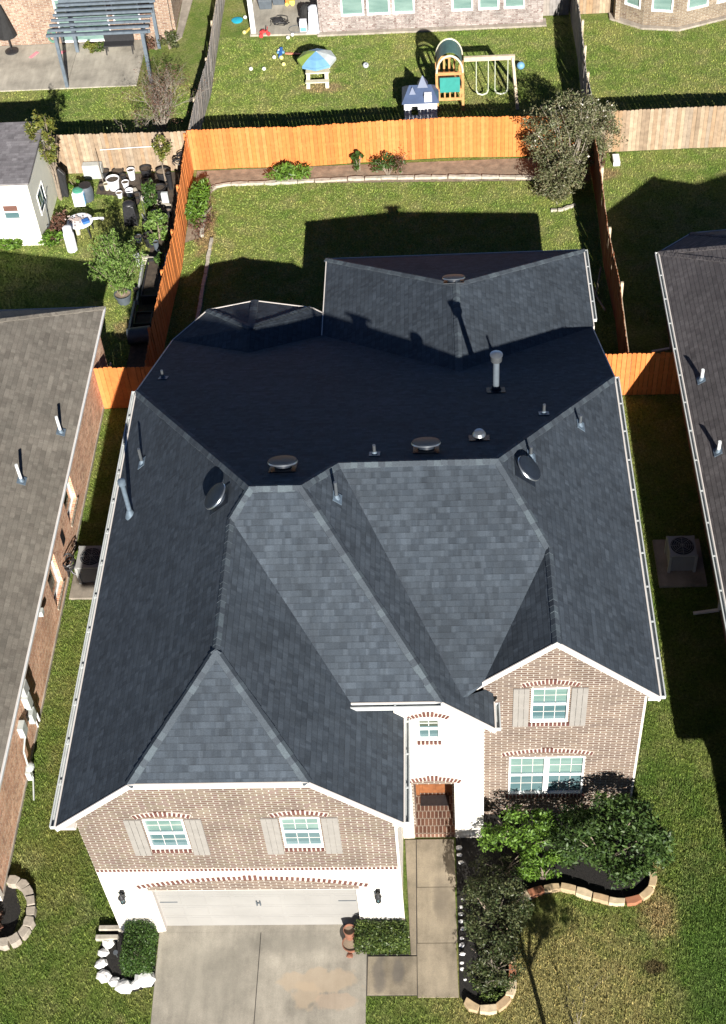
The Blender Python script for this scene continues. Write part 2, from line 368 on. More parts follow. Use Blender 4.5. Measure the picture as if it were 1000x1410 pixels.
def blademat():
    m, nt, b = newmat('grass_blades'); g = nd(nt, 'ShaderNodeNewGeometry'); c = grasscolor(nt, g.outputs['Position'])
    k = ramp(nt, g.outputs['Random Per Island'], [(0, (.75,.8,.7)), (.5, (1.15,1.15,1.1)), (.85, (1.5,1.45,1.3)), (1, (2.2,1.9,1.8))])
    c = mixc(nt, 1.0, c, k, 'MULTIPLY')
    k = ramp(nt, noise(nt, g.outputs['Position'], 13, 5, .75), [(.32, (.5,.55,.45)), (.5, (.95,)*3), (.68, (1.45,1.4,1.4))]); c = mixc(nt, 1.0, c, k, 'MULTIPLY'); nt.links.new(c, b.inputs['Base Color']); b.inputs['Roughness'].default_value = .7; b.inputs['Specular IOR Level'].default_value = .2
    return m
M['lawn'] = lawnmat(); M['blade'] = blademat()
M['drive'] = concretemat('driveway_concrete', (.315,.288,.235), [(4.9,-1.25,.95,.28,(.37,.29,.2),.6,.25),(4.6,-1.6,.3,.35,(.37,.29,.2),.6,.25),(5.3,-1.75,.55,.2,(.36,.27,.19),.5,.25), (2.3,-1.1,1.0,.9,(.17,.16,.13),.4,.9), (4.3,-.3,1.2,.3,(.15,.14,.115),.45,.8)])
M['walk'] = concretemat('walkway_concrete', (.28,.235,.168), [(6.3,-1.1,.14,.4,(.1,.09,.08),.6,.5), (6.75,-1.05,.14,.35,(.1,.09,.08),.6,.5), (7.8,.9,.2,.5,(.13,.11,.085),.5,.6)], 1.6)
M['patio'] = concretemat('patio_concrete', (.37,.34,.28), [], 1.0, .6)
M['pad'] = concretemat('pad_concrete', (.27,.235,.19), [], 2.0)
M['found'] = concretemat('foundation_concrete', (.33,.29,.24), [], 3.0, .7)
M['joint'] = plain('concrete_joint', (.05,.045,.04), .9, .2, 10)
M['mulch'] = plain('black_mulch', (.013,.0115,.010), .95, .5, 25, bmp=.8, kind='pos')
M['soil'] = plain('bare_bed_soil', (.20,.155,.11), .95, .35, 3, bmp=.6, kind='pos')
M['soil_dark'] = plain('dark_garden_soil', (.06,.045,.032), .95, .4, 6, bmp=.6, kind='pos')
M['bark'] = plain('grey_brown_bark', (.20,.16,.12), .9, .3, 12, bmp=.4)
M['twig'] = plain('pale_bare_twig', (.24,.21,.17), .9, .2, 12)
M['rock'] = islands('white_limestone_rock', [(.6,.58,.54), (.72,.71,.69), (.5,.49,.48)], .9, 8, .15)
M['block_tan'] = islands('tan_edging_block', [(.38,.27,.15), (.45,.34,.2), (.28,.12,.06), (.42,.31,.19)], .9, 10, .25)
M['block_grey'] = islands('buff_grey_edging_block', [(.30,.26,.21), (.36,.32,.26)], .9, 10, .2)
M['terracotta'] = plain('terracotta', (.2,.085,.05), .85, .25, 8)
M['edge_white'] = plain('pale_concrete_edging', (.36,.33,.27), .9, .25, 7)
M['shed_wall'] = plain('cream_shed_siding', (.66,.66,.56), .6, .06, 2)
M['teal_metal'] = plain('blue_grey_painted_steel', (.10,.125,.15), .5, .2, 6)
M['canvas_black'] = plain('black_canvas', (.014,.014,.014), .9, .3, 5)
M['fabric_white'] = plain('white_cover_cloth', (.55,.57,.62), .9, .12, 4)
M['blue_roof'] = plain('navy_plastic_roof', (.05,.075,.14), .5, .15, 3)
M['toy_white'] = plain('white_toy_plastic', (.68,.69,.72), .45, .06, 5)
M['toy_blue'] = plain('sky_blue_plastic', (.13,.28,.44), .5, .1, 5)
M['toy_green'] = plain('lime_plastic', (.26,.36,.07), .5, .1, 5)
M['toy_pale'] = plain('pale_grey_plastic', (.42,.46,.46), .5, .1, 5)
M['toy_beige'] = plain('beige_plastic', (.5,.47,.35), .5, .1, 5)
M['cedar_play'] = plain('golden_cedar', (.42,.22,.08), .7, .2, 5)
M['tarp_teal'] = plain('teal_vinyl', (.03,.22,.19), .5, .12, 5)
M['tarp_green'] = plain('dark_green_vinyl', (.06,.12,.11), .5, .15, 5)
M['chain'] = plain('coated_chain', (.42,.45,.35), .5, .1, 5)
M['ball_white'] = plain('white_ball', (.7,.7,.66), .5, .05, 5)
M['ball_yellow'] = plain('yellow_ball', (.6,.55,.2), .5, .05, 5)
M['cyan'] = plain('cyan_plastic', (.02,.33,.45), .45, .1, 5)
M['red'] = plain('red_plastic', (.5,.04,.04), .5, .1, 5)
M['orange'] = plain('orange_plastic', (.65,.16,.03), .5, .1, 5)
M['yellow'] = plain('yellow_plastic', (.65,.5,.1), .5, .1, 5)
M['salmon'] = plain('salmon_plastic', (.55,.2,.13), .5, .1, 5)
M['blue'] = plain('blue_plastic', (.03,.12,.38), .5, .1, 5)
M['chalk'] = plain('pink_towel', (.62,.22,.25), .9, .2, 6)
M['grey_bin'] = plain('slate_plastic_bin', (.07,.085,.10), .5, .15, 6)
M['hose_green'] = plain('green_hose', (.08,.18,.13), .5, .15, 6)
M['ac'] = plain('light_grey_enamel', (.28,.28,.27), .5, .06, 4)
M['board'] = plain('pale_board', (.36,.375,.36), .7, .1, 4)
M['meter'] = plain('grey_meter_enamel', (.42,.45,.43), .45, .12, 6)
GRN = [(.030,.065,.014), (.048,.10,.018), (.07,.135,.024), (.035,.075,.016)]
M['leaf_hedge'] = leafmat('boxwood_leaf', [(.022,.05,.010), (.04,.085,.014), (.055,.115,.02), (.09,.15,.03)])
M['leaf_hedge2'] = leafmat('yellowgreen_hedge_leaf', [(.025,.05,.012), (.05,.08,.018), (.085,.125,.025), (.13,.17,.04)])
M['leaf_dark'] = leafmat('glossy_dark_leaf', [(.024,.05,.013), (.045,.085,.02), (.075,.125,.028), (.035,.065,.016)], .35, .5)
M['leaf_bright'] = leafmat('bright_green_leaf', [(.055,.11,.015), (.10,.19,.02), (.15,.26,.035), (.04,.085,.014)])
M['leaf_bamboo'] = leafmat('fresh_bamboo_leaf', [(.13,.23,.04), (.19,.31,.065), (.25,.36,.10), (.09,.17,.035)], trans=.4)
M['leaf_olive'] = leafmat('olive_grey_leaf', [(.12,.125,.06), (.20,.20,.10), (.31,.29,.19), (.07,.09,.035), (.15,.18,.07), (.19,.14,.08)], trans=.35)
M['leaf_dry'] = leafmat('dull_dark_leaf', [(.03,.045,.014), (.055,.07,.024), (.11,.115,.05), (.035,.065,.016)])
M['leaf_yellow'] = leafmat('yellow_green_leaf', [(.14,.15,.02), (.08,.11,.02), (.2,.19,.04), (.05,.075,.015)])
M['leaf_red'] = leafmat('reddish_twig_leaf', [(.12,.05,.035), (.17,.09,.06), (.09,.06,.04)])
M['flower'] = islands('pale_bloom', [(.5,.46,.4), (.6,.58,.5)], .8, 5, .1)
# ------------------------------------------------------------------ foliage
def leaves_np(name, cen, size, mat, parent=None, up=.35, asp=.45, org=None):
    """one mesh of many small folded leaf faces around the centres given"""
    cen = np.asarray(cen, float); n = len(cen)
    a = RNG.normal(size=(n,3)); a[:,2] *= (1-up); a /= np.linalg.norm(a, axis=1)[:,None]
    b = RNG.normal(size=(n,3)); b -= (b*a).sum(1)[:,None]*a; b /= np.linalg.norm(b, axis=1)[:,None]
    nn = np.cross(a, b)
    sz = size*RNG.uniform(.6, 1.35, n)[:,None]
    p0 = cen-a*sz*.5; p2 = cen+a*sz*.5-nn*sz*.12; p1 = cen+b*sz*asp*.5+nn*sz*.08; p3 = cen-b*sz*asp*.5+nn*sz*.08
    V = np.stack([p0,p1,p2,p3],1).reshape(-1,3)
    if parent is not None:
        o = Vector((0,0,0)); p = parent
        while p is not None: o += p.location; p = p.parent
        V = V-np.array(o)
    me = bpy.data.meshes.new(name); me.vertices.add(4*n); me.vertices.foreach_set('co', V.astype(np.float32).ravel())
    me.loops.add(4*n); me.loops.foreach_set('vertex_index', np.arange(4*n, dtype=np.int32))
    me.polygons.add(n); me.polygons.foreach_set('loop_start', np.arange(0,4*n,4,dtype=np.int32)); me.polygons.foreach_set('loop_total', np.full(n,4,dtype=np.int32))
    me.update(calc_edges=True); me.materials.append(mat)
    o = bpy.data.objects.new(name, me); COL.objects.link(o)
    if parent is not None: o.parent = parent
    return o
def clumps(c, r, k, n, cr=.35, shell=.6, flat=0):
    """points gathered in k clumps inside an ellipsoid"""
    c = np.array(c, float); r = np.array(r, float)
    d = RNG.normal(size=(k,3)); d /= np.linalg.norm(d, axis=1)[:,None]
    q = d*(RNG.uniform(shell**3, 1, k)**(1/3))[:,None]*(1-cr*.5)
    pts = []
    per = max(1, n//k)
    for i in range(k):
        e = RNG.normal(size=(per,3)); e /= np.linalg.norm(e, axis=1)[:,None]
        e *= (RNG.uniform(.1, 1, per)**.5)[:,None]*cr*RNG.uniform(.6, 1.25)
        pts.append(q[i]+e)
    p = np.concatenate(pts)*r+c
    return p[p[:,2] > .02]
# ================================================================== THE GROUND
g = MB().poly([(-90,-60,0),(110,-60,0),(110,130,0),(-90,130,0)]); struct('lawn', g, M['lawn'])
def slab(mb, pts, z=.03, d=.2):
    mb.prism([(p[0], p[1], z) for p in pts][::-1], (0,0,-d))
mb = MB()
slab(mb, [(.93,-.02),(3.405,-.02),(3.395,-3.2),(1.02,-3.2)], .03); slab(mb, [(3.425,-.02),(5.985,-.02),(6.0,-3.2),(3.415,-3.2)], .03)
slab(mb, [(1.0,-3.22),(6.0,-3.22),(6.0,-6.5),(1.0,-6.5)], .03); mb.box(.95,-.02,-.1,5.98,.45,.028)
struct('driveway', mb, M['drive'])
mb = MB()
W = [(7.19,2.44),(8.1,2.44)]
for y0, y1 in ((2.42,1.13),(1.11,-.32),(-.34,-1.66)): slab(mb, [(7.19,y0),(8.12,y0),(8.15,y1),(7.2,y1)], .035)
slab(mb, [(6.02,-.66),(7.18,-.66),(7.18,-1.6),(6.02,-1.6)], .032)
slab(mb, [(6.9,2.42),(7.17,2.42),(7.17,-.62),(7.04,-.62)], .03)
struct('walkway', mb, M['walk'])
mb = MB(); slab(mb, [(5.99,-.6),(7.19,-.6),(7.19,-1.61),(5.99,-1.61)], .012); slab(mb, [(6.9,2.44),(8.1,2.44),(8.1,-1.6),(7.1,-1.6)], .014)
mb.box(3.3,-3.25,-.1,3.5,0,.012)
struct('paving_joint', mb, M['joint'])
# beds: sheets of mulch or bare soil a few millimetres above the lawn sheet
def sheet(name, pts, mat, z=.012):
    return struct(name, MB().poly([(p[0], p[1], z) for p in pts]), mat)
def smooth_path(pts, n=6, closed=False):
    pts = [Vector(p) for p in pts]; out = []; m = len(pts)
    for i in range(m if closed else m-1):
        p0 = pts[(i-1) % m] if closed or i > 0 else pts[i]; p1 = pts[i]; p2 = pts[(i+1) % m]; p3 = pts[(i+2) % m] if closed or i+2 < m else p2
        for k in range(n):
            t = k/n; out.append(.5*((2*p1)+(p2-p0)*t+(2*p0-5*p1+4*p2-p3)*t*t+(-p0+3*p1-3*p2+p3)*t**3))
    if not closed: out.append(pts[-1])
    return out
EDGE = [at(*p) for p in ((633,1372),(650,1388),(672,1393),(692,1386),(704,1368),(706,1330),(700,1290),(703,1262),(716,1240),(745,1228),(775,1224),(815,1236),(850,1244),(880,1240),(897,1224),(899,1204))]
EDGE = smooth_path(EDGE, 4)
sheet('front_planting_bed', [(8.17,-1.5),*[(p.x,p.y) for p in EDGE],(13.05,2.2),(12.6,3.2),(8.17,3.2)], M['mulch'])
sheet('corner_planting_bed', [(p.x,p.y) for p in [at(*q) for q in ((165,1272),(142,1288),(137,1310),(142,1340),(160,1360),(185,1366),(213,1358),(217,1290))]]+[(.9,0),(0,0)], M['mulch'])
sheet('back_border_bed', [(-1.35,31.9),(13.9,31.9),(13.9,30.2),(12.5,30.35),(3,30.8),(-.3,30.8),(-.8,30.2),(-.75,27.6),(-1.35,27.3)], M['soil'])
sheet('neighbour_garden_bed', [(-2.6,31.9),(-1.5,31.9),(-1.5,19.5),(-2.65,19.5)], M['soil_dark'])
sheet('neighbour_garden_soil', [(-5.2,31.9),(-2.6,31.9),(-2.6,29.7),(-3.6,30.3),(-5.2,30.6)], M['soil_dark'], .008)
sheet('left_neighbour_front_bed', [(-8,1.3),(-3.25,1.3),(-2.85,1.2),(-2.6,.6),(-2.7,-.2),(-3.2,-.75),(-4.0,-.85),(-8,-.85)], M['mulch'], .016)
mb = MB(); slab(mb, [(-14,38.35),(-7.65,38.35),(-7.65,42.2),(-14,42.2)], .05); slab(mb, [(-7.63,38.35),(-4.6,38.35),(-4.6,42.2),(-7.63,42.2)], .05)
slab(mb, [(.0,42.0),(3.05,41.9),(3.05,46),(-.1,46)], .08)
struct('patio', mb, M['patio'])
mb = MB(); slab(mb, [(3.0,41.72),(13.0,41.72),(13.0,42.3),(3.0,42.3)], .09); slab(mb, [(15.75,42.05),(17.0,41.12),(18.6,40.83),(20.9,41.7),(21.5,42.5),(15.75,42.5)], .09)
slab(mb, [(-3.32,41.75),(-3.05,42.2),(-2.85,47),(-3.4,47)], .06)
struct('house_footing', mb, M['found'])

# ================================================================== ROOF AND WALL HELPERS
def pl_norm(P):
    P = [Vector(p) for p in P]; n = (P[1]-P[0]).cross(P[2]-P[1]); n.normalize()
    return n if n.z > 0 else -n
def roof_mesh(polys, th=.13):
    mb = MB()
    for P in polys: 
        n = Vector((0,0,0)); Q = [Vector(p) for p in P]
        for i in range(len(Q)): n += Q[i].cross(Q[(i+1) % len(Q)])
        if n.z < 0: Q = Q[::-1]
        mb.prism(Q, (0,0,-th))
    return mb
def caps(p, q, n1, n2, step=.16, w=.12, lift=.006):
    """overlapping cap shingles bent over a ridge or hip from p (low end) to q"""
    p = Vector(p); q = Vector(q); d = q-p; L = d.length; d.normalize(); mb = MB()
    def side(n):
        s = d.cross(n).normalized(); return s if s.z < 0 or abs(s.z) < 1e-4 else -s
    a = side(n1); b = side(n2)
    if (a-b).length < .05: b = -a
    n = (n1+n2).normalized(); k = max(1, int(L/step)); st = L/k
    for i in range(k):
        s0 = p+d*(i*st-.03); s1 = p+d*((i+1)*st+.02); j = random.uniform(-.008,.008); l0 = lift+.018+j; l1 = lift+.008
        ww = w*random.uniform(.9,1.08)
        P = []
        for s, l in ((s0, l0), (s1, l1)):
            P += [s+a*ww+n*l, s+n*(l+.01), s+b*ww+n*l]
        P2 = [x-n*.035 for x in P]
        bb = len(mb.v); mb.v += [tuple(x) for x in P+P2]
        for f in ((0,1,4,3),(1,2,5,4),(6,9,10,7),(7,10,11,8),(0,6,7,1),(1,7,8,2),(3,4,10,9),(4,5,11,10),(0,3,9,6),(2,8,11,5)): mb.f.append(tuple(bb+x for x in f))
    return mb
def gutter(p, q, out, w=.105, h=.12, hang=1.1):
    """open box gutter with hanger straps, its back against the fascia line p-q"""
    p = Vector(p); q = Vector(q); o = Vector(out).normalized(); d = (q-p); L = d.length; d.normalize(); mb = MB()
    z = Vector((0,0,1))
    def bar(o0, o1, z0, z1, s0=0, s1=None):
        s1 = L if s1 is None else s1; a = p+d*s0; b = p+d*s1
        mb.hexa([a+o*o0+z*z0, a+o*o1+z*z0, b+o*o1+z*z0, b+o*o0+z*z0, a+o*o0+z*z1, a+o*o1+z*z1, b+o*o1+z*z1, b+o*o0+z*z1])
    bar(0, .012, -h, -.012); bar(w-.03, w, -.035, 0); bar(w-.012, w-.002, -h, -.036); bar(.013, w-.013, -h, -h+.01)
    for s in (0, L-.012): bar(.013, w-.013, -h+.011, -.01, s, s+.012)
    k = int(L/hang)
    for i in range(1, k+1): bar(.013, w-.031, -.02, -.006, i*L/(k+1)-.02, i*L/(k+1)+.02)
    return mb
def clip(poly, fn):
    out = []
    for i in range(len(poly)):
        a = poly[i]; b = poly[(i+1) % len(poly)]; fa = fn(a); fb = fn(b)
        if fa >= 0: out.append(a)
        if (fa >= 0) != (fb >= 0):
            t = fa/(fa-fb); out.append((a[0]+(b[0]-a[0])*t, a[1]+(b[1]-a[1])*t))
    return out
def wall(mb, o, du, depth, u0, u1, z0, z1, holes=(), tops=()):
    """wall in the plane through o along du, rectangular holes, top cut by half planes z <= a+b*u; thickness vector depth"""
    o = Vector(o); du = Vector(du); us = sorted({u0, u1, *[h[0] for h in holes], *[h[1] for h in holes]}); zs = sorted({z0, z1, *[h[2] for h in holes], *[h[3] for h in holes]})
    for i in range(len(us)-1):
        if us[i] < u0-1e-6 or us[i+1] > u1+1e-6: continue
        run = None; cells = []
        for j in range(len(zs)-1):
            um = (us[i]+us[i+1])/2; zm = (zs[j]+zs[j+1])/2
            solid = not any(h[0] < um < h[1] and h[2] < zm < h[3] for h in holes)
            if solid: run = [run[0], zs[j+1]] if run else [zs[j], zs[j+1]]
            if (not solid or j == len(zs)-2) and run: cells.append(run); run = None
        for a, b in cells:
            P = [(us[i], a), (us[i+1], a), (us[i+1], b), (us[i], b)]
            for ta, tb in tops: P = clip(P, lambda q: ta+tb*q[0]-q[1])
            if len(P) >= 3: mb.prism([o+du*u+Vector((0,0,z)) for u, z in P], depth)
    return mb
def arch(par, xc, zc, hw, rise, y, dep=.13, bw=.058, gap=.036, out=.02, key=True, mats=('soldier','mortar'), name='brick_arch'):
    """soldier course set on a flat segmental arc on a wall facing -Y"""
    Rr = (hw*hw+rise*rise)/(2*rise); cz = zc+rise-Rr; half = math.asin(hw/Rr); n = max(3, int(2*half*(Rr+dep/2)/(bw+gap))); n += (n+1) % 2
    mb = MB(); back = MB(); seg = []
    for i in range(n):
        a = -half+2*half*(i+.5)/n; dr = Vector((math.sin(a), 0, math.cos(a))); tx = Vector((math.cos(a), 0, -math.sin(a)))
        e = .045 if key and abs(i-n//2) <= 1 else 0
        c = Vector((xc, y, cz)); w = bw/2
        p = [c+dr*Rr-tx*w, c+dr*Rr+tx*w, c+dr*(Rr+dep+e)+tx*w, c+dr*(Rr+dep+e)-tx*w]
        mb.prism([q+Vector((0,-out-(.012 if e else 0),0)) for q in p], (0,out+.01+(.012 if e else 0),0))
    for i in range(n):
        a0 = -half+2*half*i/n; a1 = -half+2*half*(i+1)/n; P = []
        for a, r in ((a0,Rr-.012),(a1,Rr-.012),(a1,Rr+dep+.012),(a0,Rr+dep+.012)): P.append(Vector((xc+math.sin(a)*r, y-.008, cz+math.cos(a)*r)))
        back.prism(P, (0,.018,0))
    o = mb.build(name, M[mats[0]], par); back.build('arch_mortar', M[mats[1]], o)
    return cz, Rr
def sill(par, x0, x1, z, y, h=.11, name='brick_sill'):
    mb = MB(); n = max(3, int((x1-x0)/.094)); st = (x1-x0)/n
    for i in range(n): mb.box(x0+i*st+.016, y-.045, z-h, x0+(i+1)*st-.016, y+.01, z)
    o = mb.build(name, M['soldier'], par); MB().box(x0, y-.028, z-h-.006, x1, y+.008, z-.004).build('sill_mortar', M['mortar'], o)
def window(par, x0, x1, z0, z1, y, cols=3, rows=(1,1), fr=.045, upper='glass', lower='glass_low', muntin='trim'):
    """double hung window set in a wall facing -Y; y = wall face"""
    f = MB(); yo = y-.012; yi = y+.09
    f.box(x0,yo,z0,x0+fr,yi,z1); f.box(x1-fr,yo,z0,x1,yi,z1); f.box(x0+fr,yo,z1-fr,x1-fr,yi,z1); f.box(x0+fr,yo,z0,x1-fr,yi,z0+fr)
    zm = (z0+z1)/2; f.box(x0+fr, y+.01, zm-.028, x1-fr, yi, zm+.028)
    w = f.build('window', M['white'], par, bevel=.004)
    def sash(za, zb, nr, mat, yy):
        MB().box(x0+fr-.01, yy, za, x1-fr+.01, yy+.02, zb).build('pane', M[mat], w)
        m = MB()
        for i in range(1, cols): xx = x0+fr+(x1-x0-2*fr)*i/cols; m.box(xx-.006, yy-.008, za, xx+.006, yy-.001, zb)
        for i in range(1, nr+1): zz = za+(zb-za)*i/(nr+1); m.box(x0+fr, yy-.0095, zz-.006, x1-fr, yy-.0015, zz+.006)
        m.build('muntin', M[muntin], w)
    sash(zm+.028, z1-fr, rows[0], upper, y+.05); sash(z0+fr, zm-.028, rows[1], lower, y+.06)
    # lowered blind edge seen as a darker rail in the upper sash
    MB().box(x0+fr, y+.042, zm+.03, x1-fr, y+.0485, zm+.085).build('blind_rail', M['glass_low'], w)
    return w
def shutter(par, x0, x1, z0, z1, y):
    mb = MB(); w = (x1-x0)/3
    for i in range(3): mb.box(x0+i*w+.006, y-.035, z0, x0+(i+1)*w-.006, y-.004, z1)
    for t in (.16, .5, .84):
        z = z0+(z1-z0)*t; mb.box(x0+.002, y-.022, z-.05, x1-.002, y-.003, z+.05)
    mb.box(x0+.004, y-.012, z0+.01, x1-.004, y-.001, z1-.01)
    return mb.build('shutter', M['shutter'], par)

# ================================================================== THE HOUSE
H = thing('brick_house', 'two storey brick and white stone house with a charcoal shingle roof and double garage', 'house', (6.2,9,0))
xL, xR, xM, ze = -.38, 12.8, 7.08, 5.45
zr = ze+.9*(3.35-xL)
V = dict(g0=(xL,-.17,ze), jl=(1.5,-.17,ze+.9*(1.5-xL)), ja=(3.35,1.95,zr), r2=(3.35,5.57,zr), aL=(3.787,6.13,9.2), aR=(4.94,6.13,9.2),
         cl=(xL,13.41,ze), jr=(5.2,-.17,ze+.9*(xM-5.2)), g1=(xM,-.17,ze), e1=(5.67,7.43,8.53), e2=(9.36,7.43,8.53), hf=(10.43,5.58,7.567),
         ga=(10.43,2.92,7.567), gr=(xR,2.92,ze), cr=(xR,13.41,ze), bl=(xL,18.65,2.75), br=(xR,18.65,2.75),
         t1=(7.93,2.2,6.45), t0=(5.97,2.2,6.45), t2=(9.1,2.2,5.37))
V = {k: Vector(v) for k, v in V.items()}
# valley B/C bottom, where the garage slope meets the front plane of the entry roof
vb = Vector((ze/1, 0, 0)); xb = xM-(6.45-ze)/.9; V['vb'] = Vector((xb, 2.2, 6.45))
V['gx'] = Vector((xM, 3.2, ze)); 
zE = lambda y: 8.53-.52*(7.43-y)
V['gl'] = Vector((8.72,2.92,7.567-.9*(10.43-8.72)))
V['ev'] = Vector((10.43-(7.567-zE(2.92))/.9, 2.92, zE(2.92)))
dv = lambda y: Vector((4.94+(9.2-zE(y))/.92, y, zE(y)))
V['dv'] = dv(2.6); V['t3'] = Vector((9.1,3.3,5.37))
PA = [V['g0'], V['jl'], V['ja'], V['r2'], V['aL'], V['cl']]
PJ = [V['jl'], V['jr'], V['ja']]
PC = [V['jr'], V['g1'], V['gx'], V['vb'], V['r2'], V['ja']]
PB = [V['vb'], V['t1'], V['aR'], V['aL'], V['r2']]
PD = [V['t1'], V['t2'], V['t3'], V['dv'], V['e1'], V['aR']]
PE = [V['dv'], V['ev'], V['hf'], V['e2'], V['e1']]
PG = [V['gl'], V['ga'], V['hf'], V['ev']]
PF = [V['ga'], V['gr'], V['cr'], V['e2'], V['hf']]
PR1 = [V['cl'], V['aL'], V['aR'], V['e1'], V['e2'], V['cr'], V['br'], V['bl']]
# rear single storey wing and bay
w0 = Vector((4.37,22.5,2.75)); w1 = Vector((12.86,22.5,2.75)); wa = Vector((8.6,18.25,4.95)); 
yw = 18.65-(4.95-2.75)/.515; wb = Vector((8.6,yw,4.95)); wl = Vector((4.37,18.65,2.75)); wr = Vector((12.86,18.65,2.75))
PW1 = [w0, w1, wa]; PW2 = [w0, wa, wb, wl]; PW3 = [w1, wr, wb, wa]
b0 = Vector((xL,18.65,2.75)); b1 = Vector((.61,20.07,2.75)); b2 = Vector((2.1,20.45,2.75)); b3 = Vector((3.98,20.0,2.75)); b4 = Vector((4.36,19.7,2.75)); b5 = Vector((4.36,18.66,2.75))
ba = Vector((2.25,18.1,3.62)); bb_ = Vector((2.25,18.65-(3.62-2.75)/.515+.02,3.62))
PBY = [[b0,b1,ba],[b1,b2,ba],[b2,b3,ba],[b3,b4,ba],[b4,b5,bb_,ba],[b0,ba,bb_]]
roof = roof_mesh([PA,PJ,PC,PB,PD,PE,PG,PF,PR1,PW1,PW2,PW3]+PBY).build('roof', M['shingle'], H)
NA, NJ, NC, NB, ND, NE, NG, NF, NR = [pl_norm(p) for p in (PA,PJ,PC,PB,PD,PE,PG,PF,PR1)]
for p, q, a, b in ((V['ja'],V['r2'],NA,NC),(V['r2'],V['aL'],NA,NB),(V['jl'],V['ja'],NA,NJ),(V['jr'],V['ja'],NC,NJ),(V['aL'],V['aR'],NR,NB),(V['t1'],V['aR'],NB,ND),
                   (V['cl'],V['aL'],NA,NR),(V['e1'],V['aR'],ND,NR),(V['e1'],V['e2'],NE,NR),(V['cr'],V['e2'],NF,NR),(V['hf'],V['e2'],NE,NF),(V['ga'],V['hf'],NG,NF),
                   (w0,wa,pl_norm(PW1),pl_norm(PW2)),(w1,wa,pl_norm(PW1),pl_norm(PW3)),(wa,wb,pl_norm(PW2),pl_norm(PW3)),
                   (b1,ba,pl_norm(PBY[0]),pl_norm(PBY[1])),(b2,ba,pl_norm(PBY[1]),pl_norm(PBY[2])),(b3,ba,pl_norm(PBY[2]),pl_norm(PBY[3]))):
    caps(p, q, a, b).build('ridge_cap', M['cap'], roof)
# rake and eave boards
def board(p, q, out, name='fascia', h=.17, w=.03, drop=.0, mat='trim', par=H):
    p = Vector(p); q = Vector(q); o = Vector(out).normalized(); z = Vector((0,0,1)); mb = MB()
    a = p+o*.002; b = q+o*.002
    mb.hexa([a-z*(h+drop), b-z*(h+drop), b+o*w-z*(h+drop), a+o*w-z*(h+drop), a-z*(drop-.012), b-z*(drop-.012), b+o*w-z*(drop-.012), a+o*w-z*(drop-.012)])
    return mb.build(name, M[mat], par)
F_ = (0,-1,0)
for p, q in ((V['g0'],V['jl']),(V['jl'],V['jr']),(V['jr'],V['g1']),(V['t1'],V['t2']),(V['gl'],V['ga']),(V['ga'],V['gr'])): board(p, q, F_)
board((xb-.0,2.2,6.45),V['t1'],F_)
board(V['g0'],V['cl'],(-1,0,0)); board(V['cl'],V['bl'],(-1,0,0)); board(V['gr'],V['cr'],(1,0,0)); board(V['cr'],V['br'],(1,0,0)); board(V['g1'],V['gx'],(1,0,0))
board(w0,w1,(0,1,0)); board(w1,wr,(1,0,0)); board(wl,w0,(-1,0,0)); board(V['t2'],(9.1,2.9,5.37),(1,0,0))
for a, b in ((b0,b1),(b1,b2),(b2,b3),(b3,b4)):
    d = (b-a); board(a, b, (-d.y,d.x,0))
up_ = Vector((0,0,.015))
for p, q, o in ((V['g0'],V['cl'],(-1,0,0)),(V['gr'],V['cr'],(1,0,0)),(V['g1'],V['gx'],(1,0,0)),(w1,wr+Vector((0,.35,0)),(1,0,0)),(V['t2'],(9.1,2.88,5.37),(1,0,0))):
    oo = Vector(o)*.034; gutter(Vector(p)+oo+up_, Vector(q)+oo+up_, o).build('gutter', M['gutter'], H)
gutter(Vector((5.93,2.166,6.46)), Vector((7.93,2.166,6.46)), F_).build('gutter', M['gutter'], H)
# soffits close the eaves
for b_ in ((xL+.03,-.14,ze-.2,.02,13.3,ze-.185),(6.83,-.14,ze-.2,xM-.03,2.4,ze-.185),(12.55,3.2,ze-.2,xR-.03,13.3,ze-.185)): MB().box(*b_).build('soffit', M['trim'], H)
for x0, x1 in ((xL+.01,-.002),(6.86,xM-.01)):
    MB().box(x0,-.14,ze-.21,x1,.24,ze-.12).build('eave_return', M['trim'], H)
MB().box(12.56,2.95,ze-.21,xR-.01,3.25,ze-.12).build('eave_return', M['trim'], H)
# ---- garage front: stone below, brick above
gx0, gx1 = 0.0, 6.85
w = MB(); wall(w, (0,0,0), (1,0,0), (0,.22,0), gx0, gx1, 0, 3.10, holes=[(1.02,5.93,-.01,2.16)])
w.box(-.0,.22,0,.2,4,3.1); w.box(gx1-.2,.22,0,gx1,2.45,3.1); w.build('stone_wall', M['stone'], H)
hol = [(1.47,2.37,4.13,5.42),(4.44,5.27,4.11,5.42)]; hol = [(1.46,2.34,4.13,5.42),(4.42,5.28,4.13,5.42)]
tops = [(ze+.9*.38-.14, .9), (ze+.9*xM-.14, -.9), (V['jl'].z-.14, 0)]
w = MB(); wall(w, (0,.0,0), (1,0,0), (0,.22,0), gx0, gx1, 3.22, 8, holes=hol, tops=tops)
w.box(gx1-.2,.22,3.22,gx1,2.45,ze-.19); w.box(0,.22,3.22,.2,4,ze-.19); w.build('brick_wall', M['brick'], H)
sl = MB(); n = 72
for i in range(n): sl.box(i*gx1/n+.018,-.02,3.115,(i+1)*gx1/n-.018,.02,3.205)
o = sl.build('rowlock_course', M['soldier'], H); MB().box(0,-.008,3.1,gx1,.22,3.22).build('course_mortar', M['mortar'], o)
